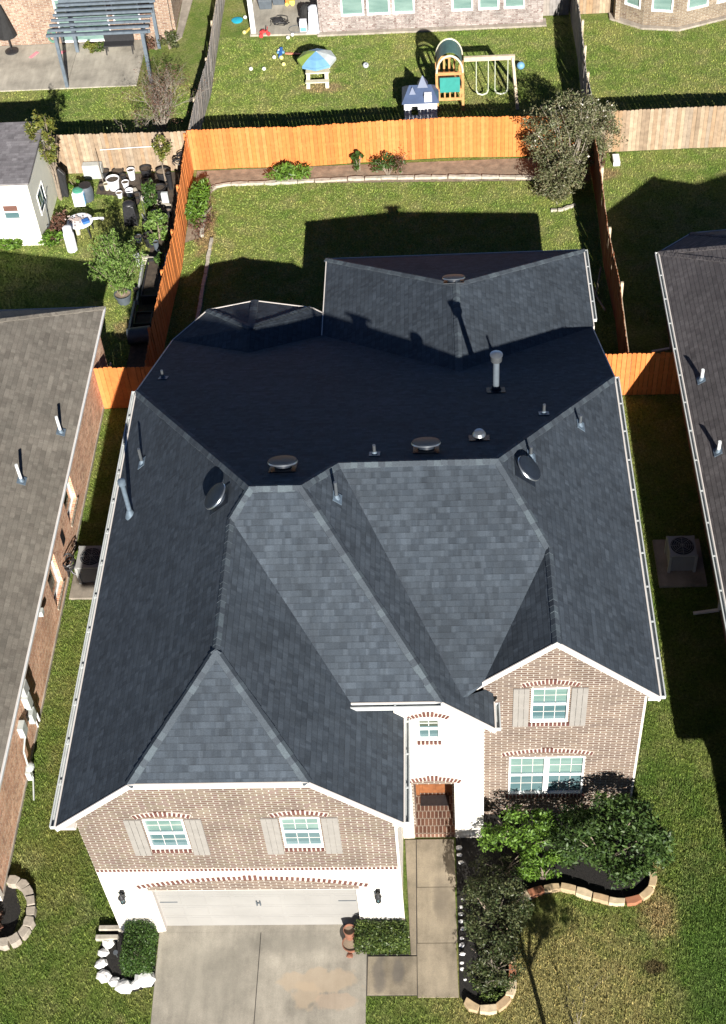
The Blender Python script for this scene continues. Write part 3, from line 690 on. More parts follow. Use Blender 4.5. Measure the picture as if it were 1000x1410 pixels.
for x0, x1 in ((1.46,2.34),(4.42,5.28)):
    window(H, x0, x1, 4.13, 5.42, .0, upper='glass', lower='glass_low'); sill(H, x0-.02, x1+.02, 4.12, 0)
    arch(H, (x0+x1)/2, 5.45, .60, .12, 0)
    shutter(H, x0-.41, x0-.03, 3.88, 5.42, 0); shutter(H, x1+.03, x1+.40, 3.88, 5.42, 0)
cz, Rr = arch(H, 3.475, 2.28, 2.66, .40, 0, dep=.15, bw=.065, gap=.055, name='garage_arch')
inf = MB(); N = 28
for i in range(N):
    xa = 1.02+(5.93-1.02)*i/N; xb_ = 1.02+(5.93-1.02)*(i+1)/N
    za = cz+math.sqrt(Rr*Rr-(xa-3.475)**2)-.014; zb = cz+math.sqrt(Rr*Rr-(xb_-3.475)**2)-.014
    inf.prism([(xa,-.006,2.175),(xb_,-.006,2.175),(xb_,-.006,zb),(xa,-.006,za)], (0,.02,0))
inf.build('arch_infill', M['brick_tan'], H)
dr = MB(); zt = 2.14
for k in range(4):
    a = .03+k*(zt-.03)/4; b = a+(zt-.03)/4-.008; dr.box(1.10,.16,a,5.85,.2,b)
    for c in range(8):
        xa = 1.10+4.75*c/8+.05; xc = 1.10+4.75*(c+1)/8-.05; dr.box(xa,.153,a+.07,xc,.162,b-.07)
dr.box(1.1,.185,.0,5.85,.21,2.16); gd = dr.build('garage_door', M['garage'], H, bevel=.003)
h = MB()
for x in (3.44,3.52): h.box(x-.012,.12,1.12,x+.018,.155,1.32)
h.box(3.44,.135,1.2,3.52,.152,1.235); h.build('handle', M['grey_bin'], gd)
for x0 in (1.14,5.38): MB().box(x0,.138,1.285,x0+.42,.152,1.302).build('strap_hinge', M['grey_bin'], gd)
fr = MB(); fr.box(1.02,.02,.03,1.10,.22,2.16); fr.box(5.85,.02,.03,5.93,.22,2.16); fr.box(1.10,.02,2.11,5.85,.14,2.159); fr.build('door_frame', M['trim'], H)
def lantern(x, z, y=0):
    mb = MB(); mb.box(x-.05,y-.03,z-.02,x+.05,y-.0,z+.16); mb.tube([(x,y-.03,z+.1),(x,y-.12,z+.15),(x,y-.16,z+.1)],.012,6)
    mb.lathe((x,y-.16,z+.02),[(.075,.08),(.085,.05),(.03,.1)],8); 
    for a in range(6):
        an = a*math.pi/3; mb.box(x+.06*math.cos(an)-.008,y-.16+.06*math.sin(an)-.008,z-.14,x+.06*math.cos(an)+.008,y-.16+.06*math.sin(an)+.008,z+.08)
    mb.lathe((x,y-.16,z-.17),[(.03,0),(.07,.02),(.07,.04)],8); mb.lathe((x,y-.16,z+.06),[(.09,0),(.05,.07),(.012,.13)],8)
    o = mb.build('wall_lantern', M['black'], H); MB().lathe((x,y-.16,z-.13),[(.045,0),(.05,.19)],8).build('lantern_glass', M['glass_low'], o)
lantern(.42,2.08); lantern(6.36,2.02)
ds = MB(); ds.beam((6.965,.06,ze-.12),(6.9,-.0,ze-.5),.075,.06); ds.box(6.862,-.02,.12,6.92,.06,ze-.47); ds.beam((6.89,.0,.16),(6.97,-.22,.07),.07,.06); ds.build('downspout', M['downspout'], H)
# ---- entry tower
w = MB(); tops = [(6.28,0),(6.45+.92*7.93-.15,-.92)]
wall(w, (0,2.47,0), (1,0,0), (0,.3,0), 6.86, 8.87, 0, 7, holes=[(7.14,8.17,-.1,2.72),(7.38,7.87,4.5,5.32)], tops=tops)
w.box(8.6,2.77,0,8.87,3.1,5.2); w.box(6.86,2.77,0,7.139,3.72,2.9); w.box(8.171,2.77,0,8.6,3.72,2.9); w.box(7.139,2.77,2.75,8.171,3.72,2.9)
w.build('stone_tower', M['stone'], H)
arch(H, 7.655, 2.63, .64, .15, 2.47, name='entry_arch', dep=.15); arch(H, 7.625, 5.36, .42, .13, 2.47, name='window_arch'); sill(H, 7.34, 7.91, 4.49, 2.47)
inf = MB(); 
R2 = (.64*.64+.15*.15)/.3; c2 = 2.63+.15-R2
for i in range(12):
    xa = 7.14+1.03*i/12; xc = 7.14+1.03*(i+1)/12
    za = c2+math.sqrt(R2*R2-(xa-7.655)**2)-.014; zb = c2+math.sqrt(R2*R2-(xc-7.655)**2)-.014
    zl = 2.6+.10*(1-((xa+xc)/2-7.655)**2/.27)
    inf.prism([(xa,2.466,2.60),(xc,2.466,2.60),(xc,2.466,max(zb,2.61)),(xa,2.466,max(za,2.61))], (0,.3,0))
inf.build('arch_infill', M['brick_tan'], H)
window(H, 7.38, 7.87, 4.5, 5.32, 2.49, cols=2, rows=(1,0), upper='glass_dark', lower='glass_low', fr=.035, muntin='white')
w = MB(); w.box(6.98,2.5,.0,8.17,3.72,.165); w.build('porch_floor', M['paver'], H)
w = MB(); w.box(6.98,3.72,0,8.6,3.9,2.9); w.build('porch_back_wall', M['brick_tan'], H)
w = MB(); w.box(7.1395,2.775,.166,7.19,3.719,2.749); w.box(8.12,2.775,.166,8.1705,3.719,2.749); w.build('porch_side_wall', M['brick_tan'], H)
d = MB(); d.box(7.28,3.66,.2,8.06,3.715,2.35)
for za, zb in ((.35,1.0),(1.12,2.2)):
    for xa in (7.36,7.7): d.box(xa,3.64,za,xa+.28,3.662,zb)
dd = d.build('entry_door', M['wood_door'], H, bevel=.005); MB().ell((7.98,3.61,1.1),(.03,.04,.03)).build('handle', M['metal'], dd)
f = MB(); f.box(7.19,3.62,.166,7.28,3.718,2.45); f.box(8.06,3.62,.166,8.12,3.718,2.45); f.box(7.28,3.62,2.35,8.06,3.718,2.45); f.build('door_frame', M['wood_door'], H)
mt = MB().box(7.3,3.3,.168,8.02,3.6,.185).build('door_mat', M['plastic_black']); tag(mt, 'dark door mat on the brick porch in front of the wooden entry door', 'door mat')
# ---- right wing
yW = 3.13
w = MB(); tops = [(V['ga'].z-.15-.9*10.43, .9), (V['ga'].z-.15+.895*10.43, -.895)]
holes = [(9.96,10.82,4.18,5.56),(9.50,11.32,.98,2.68)]
wall(w, (0,yW,0), (1,0,0), (0,.22,0), 8.872, 12.52, 0, 8, holes=holes, tops=tops)
wall(w,(12.52,0,0),(0,1,0),(-.22,0,0),yW+.22,18.4,0,5.2,tops=[(5.27,0),(5.45+.515*13.41-.2,-.515)]); wall(w,(0,0,0),(0,1,0),(.2,0,0),4,18.4,0,5.2,tops=[(5.27,0),(5.45+.515*13.41-.2,-.515)]); w.box(4.7,18.6,0,4.9,22.1,2.58); w.box(4.9,21.9,0,12.5,22.1,2.58); w.box(12.3,18.4,0,12.5,21.9,2.58)
w.build('brick_wall', M['brick_tan'], H)
mb = MB(); P = [(0.2,18.4),(1.0,19.7),(2.1,20.05),(3.7,19.65),(4.7,19.2),(4.7,18.4)]
for i in range(len(P)-1):
    a = Vector((*P[i],0)); b = Vector((*P[i+1],0)); n = Vector((b.y-a.y, a.x-b.x, 0)).normalized()*.15; mb.hexa([a,b,b+n,a+n,a+Vector((0,0,2.6)),b+Vector((0,0,2.6)),b+n+Vector((0,0,2.6)),a+n+Vector((0,0,2.6))])
mb.build('bay_wall', M['brick'], H)
window(H, 9.96, 10.82, 4.18, 5.56, yW); sill(H, 9.9, 10.88, 4.17, yW); arch(H, 10.39, 5.60, .62, .13, yW, name='window_arch')
shutter(H, 9.55, 9.92, 4.05, 5.56, yW); shutter(H, 10.86, 11.24, 4.05, 5.56, yW)
window(H, 9.50, 10.39, .98, 2.68, yW); window(H, 10.43, 11.32, .98, 2.68, yW); MB().box(10.39,yW-.01,.98,10.43,yW+.1,2.68).build('mullion', M['white'], H)
arch(H, 10.41, 2.74, 1.07, .17, yW, name='window_arch'); sill(H, 9.42, 11.40, .97, yW)
ds = MB(); ds.box(12.525,yW+.02,.1,12.58,yW+.1,ze-.3); ds.build('downspout', M['downspout'], H)
# small vents and pipes that go through the roof
plA = (NA, V['cl']); plF = (NF, V['cr']); plR = (NR, V['br']); plD = (ND, V['e1']); plW1 = (pl_norm(PW1), w0)
ZR = lambda n: Vector((0,0,1)).rotation_difference(n).to_matrix()
def dome_vent(px, py, pl, r=.34, par=H, hh=.2):
    c = onpl(px, py, pl)-pl[0]*0; Mx = ZR(pl[0]); c = c-pl[0]*.0
    o = MB().lathe(c, [(.20,-.05),(.20,hh)], 20, Mx).build('roof_vent', M['metal_dark'], par, smooth='auto')
    MB().lathe(c, [(r*1.0,hh-.05),(r*1.04,hh-.04),(r,hh-.012)], 28, Mx, capb=True, capt=False).build('vent_rim', M['metal'], o, smooth='auto')
    MB().lathe(c, [(r,hh-.01),(r*.95,hh+.012),(r*.6,hh+.03),(r*.2,hh+.036)], 28, Mx, capb=False).build('vent_cap', M['metal_dark'], o, smooth='auto')
    MB().obox(c+pl[0]*.018, (.62,.62,.012), Mx).build('vent_flashing', M['metal_dark'], o)
def pipe_vent(px, py, pl, h=.35, r=.038, par=H, mat='metal'):
    c = onpl(px, py, pl); o = MB().tube([c-Vector((0,0,.1)), c+Vector((0,0,h))], r, 12).build('vent_pipe', M[mat], par, smooth='auto')
    Mx = ZR(pl[0]); f = MB(); f.obox(c+pl[0]*.02, (.26,.3,.012), Mx); f.lathe(c, [(r+.045,.0),(r+.006,.12)], 12, capb=False, capt=False); f.build('pipe_flashing', M['flash'], o, smooth='auto')
def hsolve(px, py, base):
    """height above base whose image row is py"""
    lo, hi = 0, 6
    for _ in range(40):
        m = (lo+hi)/2
        if proj(base+Vector((0,0,m)))[1] > py: lo = m
        else: hi = m
    return lo
dome_vent(390,645,plR); dome_vent(587,619,plR); dome_vent(304,688,plA); dome_vent(722,650,plF); dome_vent(625,388,plW1, hh=.16)
for px, py, pl, top in ((225,521,plR,510),(196,638,plA,618),(516,626,plR,613),(749,570,plR,557),(799,586,plF,572),(731,629,plF,615),(464,686,plD,664)):
    c = onpl(px, py, pl); pipe_vent(px, py, pl, max(.25, hsolve(px, top, c)))
c = onpl(683,538,plR); hh = hsolve(683,492,c); 
o = MB().tube([c-Vector((0,0,.1)), c+Vector((0,0,hh))], .085, 16).build('flue_pipe', M['flue'], H, smooth='auto')
MB().lathe(c+Vector((0,0,hh)), [(.09,-.14),(.15,-.1),(.15,.06),(.17,.07),(.17,.1),(.05,.15)], 20).build('flue_cap', M['metal'], o, smooth='auto'); MB().lathe(c, [(.17,-.02),(.1,.16)], 16, capb=False, capt=False).build('flue_collar', M['metal_dark'], o, smooth='auto'); MB().obox(c+NR*.02,(.5,.5,.012),ZR(NR)).build('flue_flashing', M['metal_dark'], o)
c = onpl(660,604,plR); o = MB().tube([c-Vector((0,0,.1)), c+Vector((0,0,.2))], .1, 16).build('cap_vent', M['metal'], H, smooth='auto')
MB().lathe(c+Vector((0,0,.16)), [(.15,-.03),(.16,0),(.12,.07),(.03,.1)], 18).build('vent_cap', M['metal'], o, smooth='auto'); MB().obox(c+NR*.02,(.5,.42,.012),ZR(NR)).build('vent_flashing', M['metal_dark'], o)
c = onpl(180,709,plA); hh = hsolve(168,664,c)
o = MB().tube([c-Vector((0,0,.1)), c+Vector((0,0,hh))], .06, 14).build('flue_pipe', M['flash'], H, smooth='auto')
MB().lathe(c+Vector((0,0,hh)), [(.1,-.08),(.1,.05),(.03,.09)], 14).build('flue_cap', M['flash'], o, smooth='auto'); MB().lathe(c, [(.15,-.06),(.065,.2)], 14, capb=False, capt=False).build('flue_collar', M['flash'], o, smooth='auto')
# ================================================================== NEIGHBOURING HOUSES
# ---- left neighbour
NL = thing('brick_house', 'one storey orange brick house with a weathered grey shingle roof on the left', 'house', (-8,10,0))
xe = -2.88; s = .5
A0 = Vector((xe,20.46,2.7)); A1 = Vector((xe,1.3,2.7)); rx = -9.4
dyh = 2.0   # rear hip runs back 2.0 m for the rise of the first metre
def zl(x): return 2.7+s*(xe-x)
ap = Vector((rx, 15.45, zl(rx))); apf = Vector((rx, 1.3, zl(rx)))
B0 = Vector((2*rx-xe,20.46,2.7)); B1 = Vector((2*rx-xe,1.3,2.7))
PL1 = [A0,ap,apf,A1]; PL2 = [A0,B0,ap]; PL3 = [B0,B1,apf,ap]
r_ = roof_mesh([PL1,PL2,PL3], .12).build('roof', M['shingle_tan'], NL)
caps(A0, ap, pl_norm(PL1), pl_norm(PL2)).build('ridge_cap', M['shingle_tan'], r_)
caps(apf, ap, pl_norm(PL1), pl_norm(PL3)).build('ridge_cap', M['shingle_tan'], r_)
board(A1, A0, (1,0,0), par=NL); board(A0, B0, (0,1,0), par=NL); gutter(A0+Vector((.034,0,.01)), A1+Vector((.034,0,.01)), (1,0,0), w=.03, h=.06).build('drip_edge', M['pvc'], NL)
w = MB(); wins = [(9.75,10.75,.45,1.7),(12.65,13.75,.8,1.95)]
xw = -3.13
wall(w, (xw,0,0), (0,1,0), (-.2,0,0), 1.0, 20.1, .12, 2.55, holes=wins)
w.box(-15.6,19.9,.12,xw-.2,20.1,2.55); w.box(-15.6,1.0,.12,-15.4,19.9,2.55); w.build('brick_wall', M['brick_orange'], NL)
w = MB(); w.box(-15.5,1.0,.12,xw-.2,1.3,2.55); w.box(xw-.2,.85,0,xw+.02,1.0,2.55); w.build('stone_wall', M['stone'], NL)
MB().box(-15.6,1.0,-.1,xw+.03,20.13,.12).build('foundation', M['found'], NL)
for y0, y1, z0, z1 in wins:
    f = MB(); f.box(xw-.16,y0,z0,xw-.08,y0+.06,z1); f.box(xw-.16,y1-.06,z0,xw-.08,y1,z1); f.box(xw-.16,y0+.06,z0,xw-.08,y1-.06,z0+.06); f.box(xw-.16,y0+.06,z1-.06,xw-.08,y1-.06,z1)
    o = f.build('window', M['white'], NL); MB().box(xw-.15,y0+.06,z0+.06,xw-.12,y1-.06,z1-.06).build('pane', M['glass_dark'], o)
    MB().box(xw-.15,y0-.02,z0-.09,xw+.05,y1+.02,z0-.001).build('brick_sill', M['brick_buff'], o)
plN = (pl_norm(PL1), A0)
for px, py, top in ((84,595,574),(30,662,640)):
    c = onpl(px, py, plN); pipe_vent(px, py, plN, max(.3, hsolve(px, top, c)), .045, NL, 'pvc')
def wbox(par, name, y, z, dy, dz, dx, mat):  # a box fixed to the left neighbour's side wall
    return MB().box(xw+.002, y-dy/2, z-dz/2, xw+dx, y+dy/2, z+dz/2).build(name, M[mat], par, bevel=.01)
def wallpt(px, py): d = ray(px, py); return CAM+d*((xw+.1-CAM.x)/d.x)
for (px, py, dy, dz, dx, mat) in ((34,948,.32,.45,.16,'board'),(38,965,.26,.5,.18,'meter'),(45,985,.3,.4,.16,'meter'),(32,1004,.3,.42,.16,'meter'),(58,843,.18,.2,.14,'meter')):
    p = wallpt(px, py); wbox(NL, 'utility_box', p.y, p.z, dy, dz, dx, mat)
p = wallpt(40,1060); q = MB(); y_, z_ = p.y, max(.5, p.z)
q.tube([(xw+.03,y_+.5,z_+.9),(xw+.12,y_+.5,z_+.7),(xw+.12,y_+.1,z_+.55),(xw+.12,y_,z_)], .025, 8); q.ell((xw+.16,y_,z_-.05),(.12,.16,.1)); q.box(xw+.06,y_-.2,.1,xw+.2,y_-.06,z_-.05); q.tube([(xw+.16,y_-.1,z_-.1),(xw+.2,y_-.15,.15),(xw+.3,y_-.75,.04)], .022, 8)
q.build('gas_meter', M['meter'], NL)
q = MB(); p = wallpt(45,960); q.tube([(xw+.05,p.y,1.6),(xw+.05,p.y-.05,.15)], .03, 8); q.tube([(xw+.05,p.y-.25,1.2),(xw+.05,p.y-.25,.15)], .02, 8); q.build('conduit', M['pvc'], NL)
p = wallpt(140,505); q = MB().tube([(xw+.03,p.y-.1,1.0),(xw+.35,p.y,1.15),(xw+.4,p.y+.1,1.4)], .03, 8).tube([(xw+.35,p.y,1.15),(xw+.5,p.y-.25,.9)], .025, 8); q.build('wall_bracket', M['pvc'], NL)
# ---- right neighbour
NRr = thing('brick_house', 'one storey red brown brick house with brown shingle roof right of the main house', 'house', (21,10,0))
ex = 15.32; ap = Vector((22.5,13.6,7.9)); cf = Vector((ex,-.2,2.7)); cb = Vector((ex,22.3,2.7)); apf = Vector((22.5,6.5,7.9))
er = 29.7
P1 = [cf,cb,ap,apf]; P2 = [cb,Vector((er,22.3,2.7)),ap]; P3 = [cf,apf,Vector((er,-.2,2.7))]; P4 = [Vector((er,-.2,2.7)),apf,ap,Vector((er,22.3,2.7))]
rr0 = Vector((ex+.02,22.31,2.7)); rr1 = Vector((16.5,23.25,2.7)); rr2 = Vector((20.4,23.6,2.7)); rr3 = Vector((21.7,22.31,2.7)); ra = Vector((18.5,19.7,5.02)); rb = Vector((18.5,16.0,5.02))
P5 = [rr0,rr1,ra]; P6 = [rr1,rr2,ra]; P7 = [rr2,rr3,ra]; P8 = [rr0,ra,rb]; P9 = [rr3,rb,ra]
r_ = roof_mesh([P1,P2,P3,P4,P5,P6,P7,P8,P9], .12).build('roof', M['shingle_brown'], NRr)
for p, q, a, b in ((cb,ap,P1,P2),(apf,ap,P1,P4),(cf,apf,P1,P3),(rr0,ra,P5,P8),(rr1,ra,P5,P6)): caps(p, q, pl_norm(a), pl_norm(b)).build('ridge_cap', M['shingle_brown'], r_)
pl = [Vector((16.0,-6,2.7)),Vector((16.0,-.21,2.7)),Vector((20,-.21,5.0)),Vector((20,-6,5.0))]; pr_ = [Vector((24,-6,2.7)),Vector((20,-6,5.0)),Vector((20,-.21,5.0)),Vector((24,-.21,2.7))]
roof_mesh([pl,pr_]).build('garage_roof', M['shingle_brown'], NRr)
board(cf, cb, (-1,0,0), par=NRr); gutter(cf+Vector((-.034,0,.01)), cb+Vector((-.034,0,.01)), (-1,0,0), hang=1.2).build('gutter', M['gutter'], NRr)
for a, b in ((rr0,rr1),(rr1,rr2)): d = b-a; board(a, b, (-d.y,d.x,0), par=NRr)
w = MB(); w.box(15.75,.2,0,15.95,21.8,2.58); w.box(15.95,21.6,0,21.8,21.8,2.58); w.box(29,.2,0,29.2,21.8,2.58); w.box(15.95,.2,0,29,.4,2.58); w.box(16.4,-5.8,0,16.6,.2,2.58); w.build('brick_wall', M['brick_dark'], NRr)
plN2 = (pl_norm(P1), cf)
for px, py, top in ((966,523,509),(989,622,608)):
    c = onpl(px, py, plN2); pipe_vent(px, py, plN2, max(.3, hsolve(px, top, c)), .05, NRr, 'pvc')
ds = MB(); ds.beam((15.62,20.4,2.5),(15.7,20.4,.2),.08,.06); ds.beam((15.69,20.4,.18),(15.1,20.4,.06),.08,.06); ds.build('downspout', M['downspout'], NRr); ds = MB(); ds.beam((15.62,9.4,2.5),(15.7,9.4,.2),.08,.06); ds.beam((15.69,9.4,.18),(15.0,9.4,.05),.08,.06); ds.build('downspout', M['downspout'], NRr)
# ---- back row
def backhouse(name_label, wall_pts, mat, wins, loc, roofmat='shingle_tan', top=2.9, depth=9, found=True):
    h = thing('brick_house', name_label, 'house', loc); w = MB()
    for i in range(len(wall_pts)-1):
        a = Vector((*wall_pts[i],0)); b = Vector((*wall_pts[i+1],0)); L = (b-a).length; d = (b-a).normalized(); n = Vector((-d.y,d.x,0))
        ho = [(u0,u1,z0,z1) for (k,u0,u1,z0,z1,*_) in wins if k == i]
        wall(w, a, d, n*.2, 0, L, .1, top, holes=ho)
        for (k,u0,u1,z0,z1,nr) in [x for x in wins if x[0] == i]:
            f = MB(); t = .07
            def qb(m, ua, ub, za, zb, o0, o1):
                m.hexa([a+d*ua+n*o0+Vector((0,0,za)), a+d*ub+n*o0+Vector((0,0,za)), a+d*ub+n*o1+Vector((0,0,za)), a+d*ua+n*o1+Vector((0,0,za)),
                        a+d*ua+n*o0+Vector((0,0,zb)), a+d*ub+n*o0+Vector((0,0,zb)), a+d*ub+n*o1+Vector((0,0,zb)), a+d*ua+n*o1+Vector((0,0,zb))])
            qb(f,u0,u0+t,z0,z1,-.02,.12); qb(f,u1-t,u1,z0,z1,-.02,.12); qb(f,u0+t,u1-t,z0,z0+t,-.02,.12); qb(f,u0+t,u1-t,z1-t,z1,-.02,.12)
            wo = f.build('window', M['white'], h); g = MB(); qb(g,u0+t,u1-t,z0+t,z1-t,.05,.08); g.build('pane', M['glass'], wo)
    w.build('brick_wall', M[mat], h)
    a = Vector((*wall_pts[0],top)); b = Vector((*wall_pts[-1],top))
    r = MB(); e = .35; y0 = min(p[1] for p in wall_pts)-e; x0 = a.x-e; x1 = b.x+e
    c = [Vector((x0,y0,top)),Vector((x1,y0,top)),Vector((x1,y0+depth,top)),Vector((x0,y0+depth,top))]; m0 = Vector((x0+depth/2,y0+depth/2,top+depth*.28)); m1 = Vector((x1-depth/2,y0+depth/2,top+depth*.28))
    roof_mesh([[c[0],c[1],m1,m0],[c[1],c[2],m1],[c[2],c[3],m0,m1],[c[3],c[0],m0]]).build('roof', M[roofmat], h)
    r = MB(); r.box(x0+.3,y0+depth-.6,0,x1-.3,y0+depth-.4,top); 
    r.box(x0+e,y0+1.2,0,x0+e+.2,y0+depth-.6,top); r.box(x1-e-.2,y0+1.2,0,x1-e,y0+depth-.6,top); r.build('rear_wall', M[mat], h)
    return h
hb = backhouse('whitewashed brick house behind the fence with a row of white framed windows', [(3.1,41.95),(12.85,41.95)], 'brick_white',
          [(0,1.0,2.0,.80,2.3,1),(0,2.13,3.13,.80,2.3,1),(0,3.25,4.2,.80,2.3,1),(0,5.8,6.72,.80,2.3,1),(0,6.95,7.85,.80,2.3,1),(0,8.05,8.95,.80,2.3,1)], (8,45,0))
w = MB(); w.box(3.1,42.2,.1,3.3,46,2.9); w.box(-.4,46,.1,3.3,46.2,2.9); w.build('patio_wall', M['brick_white'], hb); w = MB().box(.05,42.15,.08,.25,42.35,2.9); w.build('porch_column', M['white'], hb)
a_ = at(845,27); b_ = at(885,38); c_ = at(933,41); d_ = at(1000,24); dd_ = [(15.95,42.3),(17.1,41.35),(18.55,41.05),(20.75,41.85),(24.5,42.3)]
backhouse('buff brick house with a projecting bay of three windows behind the right fence', dd_, 'brick_buff',
          [(0,.5,1.3,.75,2.2,1),(1,.3,1.2,.75,2.2,1),(2,.35,1.35,.75,2.2,1),(2,1.75,2.2,.75,2.2,1)], (19,45,0))
hb = backhouse('peach brick house with a sliding glass door behind the pergola', [(-18,42.0),(-3.4,42.0)], 'brick_pale', [(0,9.6,11.9,.12,2.2,1),(0,12.1,13.3,.9,2.2,1)], (-10,45,0))

# ================================================================== FENCES
def fence(label, pts, mat, h=1.83, side=1, w=.14, z0=.03, group=None, posts=True, cat='fence', wav=.0, rng=None, gapp=.006, lean=0.0, onend=None):
    rg = random.Random(rng or int(abs(pts[0][0]*13+pts[0][1]*7+pts[-1][0]*5)))
    P = [Vector((*p,0)) for p in pts]; mid = P[len(P)//2]
    f = thing('wooden_fence', label, cat, (mid.x, mid.y, 0), group); pk = MB(); rails = []; ps = []
    for i in range(len(P)-1):
        a, b = P[i], P[i+1]; L = (b-a).length; d = (b-a).normalized(); n = Vector((-d.y,d.x,0))*side; k = max(1, round(L/(w+gapp))); st = L/k
        for j in range(k):
            c = a+d*(j+.5)*st; hh = h+rg.uniform(-.018,.018)+wav*math.sin(j*.11+i)+.0; ww = st/2-gapp/2; o = rg.uniform(-.004,.004); t = .017
            ln = rg.uniform(-.02,.02)+lean; q = []
            for u, z in ((-ww,z0),(ww,z0),(ww,hh-.03),(ww-.03,hh),(-ww+.03,hh),(-ww,hh-.03)):
                q.append(c+d*u+n*(o+ln*z/h)+Vector((0,0,z)))
            pk.prism(q, -n*t)
        for zz in (.28,.95,1.62):
            if zz < h-.1: rails.append((a-n*.04+Vector((0,0,zz))+n*lean*zz/h, b-n*.04+Vector((0,0,zz))+n*lean*zz/h))
        m = max(1, round(L/2.44))
        for j in range(m+(1 if i == len(P)-2 else 0)): ps.append((a+d*L*j/m-n*.11, n, lean))
    pk.build('picket_panel', mat, f)
    for a, b in rails: MB().beam(a, b, .04, .085).build('rail', M['timber'] if mat.name != 'stained_cedar' else mat, f)
    if posts:
        for c, n, lean_ in ps: MB().beam(c, c+Vector((0,0,h-.1))+n*lean_, .09, .09, (0,1,0)).build('post', M['timber'] if mat.name != 'stained_cedar' else mat, f)
    return f
fence('freshly stained orange cedar fence across the back of the yard behind the planting bed', [(-1.5,31.95),(.6,31.98),(2.6,31.88),(5.2,32.02),(8.6,32.12),(11.5,31.98),(13.95,32.0)], M['fence_new'], wav=.006, side=-1, gapp=.009)
fence('orange stained cedar fence running along the left side of the back yard', [(-1.42,18.5),(-1.46,20.5),(-1.38,23.5),(-1.28,25.8),(-1.38,28.5),(-1.48,31.9)], M['fence_new'], side=-1, h=1.83, gapp=.012)
fence('short orange cedar fence joining the left neighbour to the house', [(-3.11,18.47),(-1.44,18.46),(-.02,18.46)], M['fence_new'], side=-1)
fence('short orange cedar fence between the house and the right neighbour', [(12.55,18.36),(13.95,18.38),(15.74,18.36)], M['fence_new'], side=-1, gapp=.014)
fence('cedar fence coloured dark for the shade along the right side of the back yard', [(13.98,18.45),(14.05,22.0),(13.93,25.0),(14.0,28.6),(13.95,31.95)], M['fence_shaded'], side=1, wav=.02, gapp=.016)
fence('weathered tan wooden fence behind the left neighbour garden', [(-16,32.0),(-6.5,32.04),(-1.6,31.95)], M['fence_old'], side=-1, h=1.8, wav=.015)
fence('weathered tan wooden fence behind the right neighbour lawn', [(14.3,32.05),(18,32.1),(26,32.0)], M['fence_old'], side=-1, wav=.012)
fence('leaning grey wooden fence between the pergola patio and the toy filled lawn', [(-1.55,32.05),(-1.5,34.5),(-1.3,37.5),(-1.35,40.5),(-1.4,46)], M['fence_grey'], side=-1, wav=.03, h=1.75, lean=.12)
fence('grey wooden fence between the play set lawn and the bay window house', [(14.1,32.1),(14.0,35),(14.12,39),(14.05,46)], M['fence_grey'], side=1, wav=.02, h=1.85, lean=-.03)
fence('short grey brown fence between the peach house and the grey dividing fence', [(-2.95,46.0),(-1.5,46.0)], M['fence_grey'], side=-1)
fence('short grey brown fence between the whitewashed house and the dividing fence', [(12.9,42.6),(14.0,42.6)], M['fence_grey'], side=-1)
fence('short grey brown fence beside the bay window house', [(14.2,42.6),(15.9,42.6)], M['fence_old'], side=-1)

# ================================================================== SMALL THINGS
def ac(label, x, y, w=.85, d=.85, h=.85, padw=1.15, padd=1.5):
    pd = MB(); pd.box(-padw/2,-padd/2,-.05,padw/2,padd/2,.09)
    t = thing('air_conditioner', label, 'air conditioner', (x,y,0))
    T = lambda mb: mb
    def B(mb, n, m, **k):
        o = mb.build(n, m); o.parent = t; return o
    B(MB().box(-padw/2,-padd/2,-.05,padw/2,padd/2,.09), 'concrete_pad', M['pad'])
    b = MB(); b.box(-w/2+.03,-d/2+.03,.10,w/2-.03,d/2-.03,h-.04)
    for i in range(14):
        z = .14+i*(h-.22)/14; b.box(-w/2,-d/2,z,w/2,d/2,z+.022)
    for sx in (-1,1):
        for sy in (-1,1): b.box(sx*w/2-.04,sy*d/2-.04,.1,sx*w/2+.04,sy*d/2+.04,h)
    B(b, 'casing', M['ac'])
    r = MB(); r.prism([(-w/2-.02,-d/2-.02,h-.05),(w/2+.02,-d/2-.02,h-.05),(w/2+.02,d/2+.02,h-.05),(-w/2-.02,d/2+.02,h-.05)], (0,0,.06)); rt = B(r, 'top_panel', M['ac'])
    g = MB(); g.lathe((0,0,h+.012),[(.33,0),(.33,.012),(.30,.02)],28); o = g.build('fan_well', M['metal_dark']); o.parent = rt
    g = MB()
    for i in range(5):
        rr = .06+i*.06; g.tube([(rr*math.cos(a),rr*math.sin(a),h+.05) for a in [2*math.pi*j/24 for j in range(25)]], .005, 4, cap=False)
    for i in range(8): a = i*math.pi/4; g.tube([(0,0,h+.055),(.33*math.cos(a),.33*math.sin(a),h+.04)], .005, 4)
    o = g.build('fan_guard', M['ac']); o.parent = rt
    return t
ac('grey air conditioner on a concrete pad between the left neighbour and the house', -2.3, 11.35, .8, .8, .82, padw=1.35, padd=1.9)
ac('shaded air conditioner on a concrete pad beside the right neighbour wall', 14.85, 11.25, .72, .72, .8, padw=1.35, padd=1.75)
q = MB()
for i in range(5):
    a0 = random.uniform(0,6); q.tube([(-3.0+.17*math.cos(a0+t*.5),11.25+.22*math.sin(a0+t*.5)+.02*i,.75-.05*i+.12*math.sin(t*.25+i)) for t in range(14)], .02, 6)
q.tube([(-3.1,11.2,.1),(-3.05,11.2,.7),(-2.9,11.1,.4),(-2.72,11.05,.3)], .03, 8); q.box(-3.28,11.6,1.0,-3.12,11.9,1.5)
tag(q.build('hose_coil', M['plastic_black']), 'tangled black hose and cable hanging by the air conditioner on the orange brick wall', 'hose')
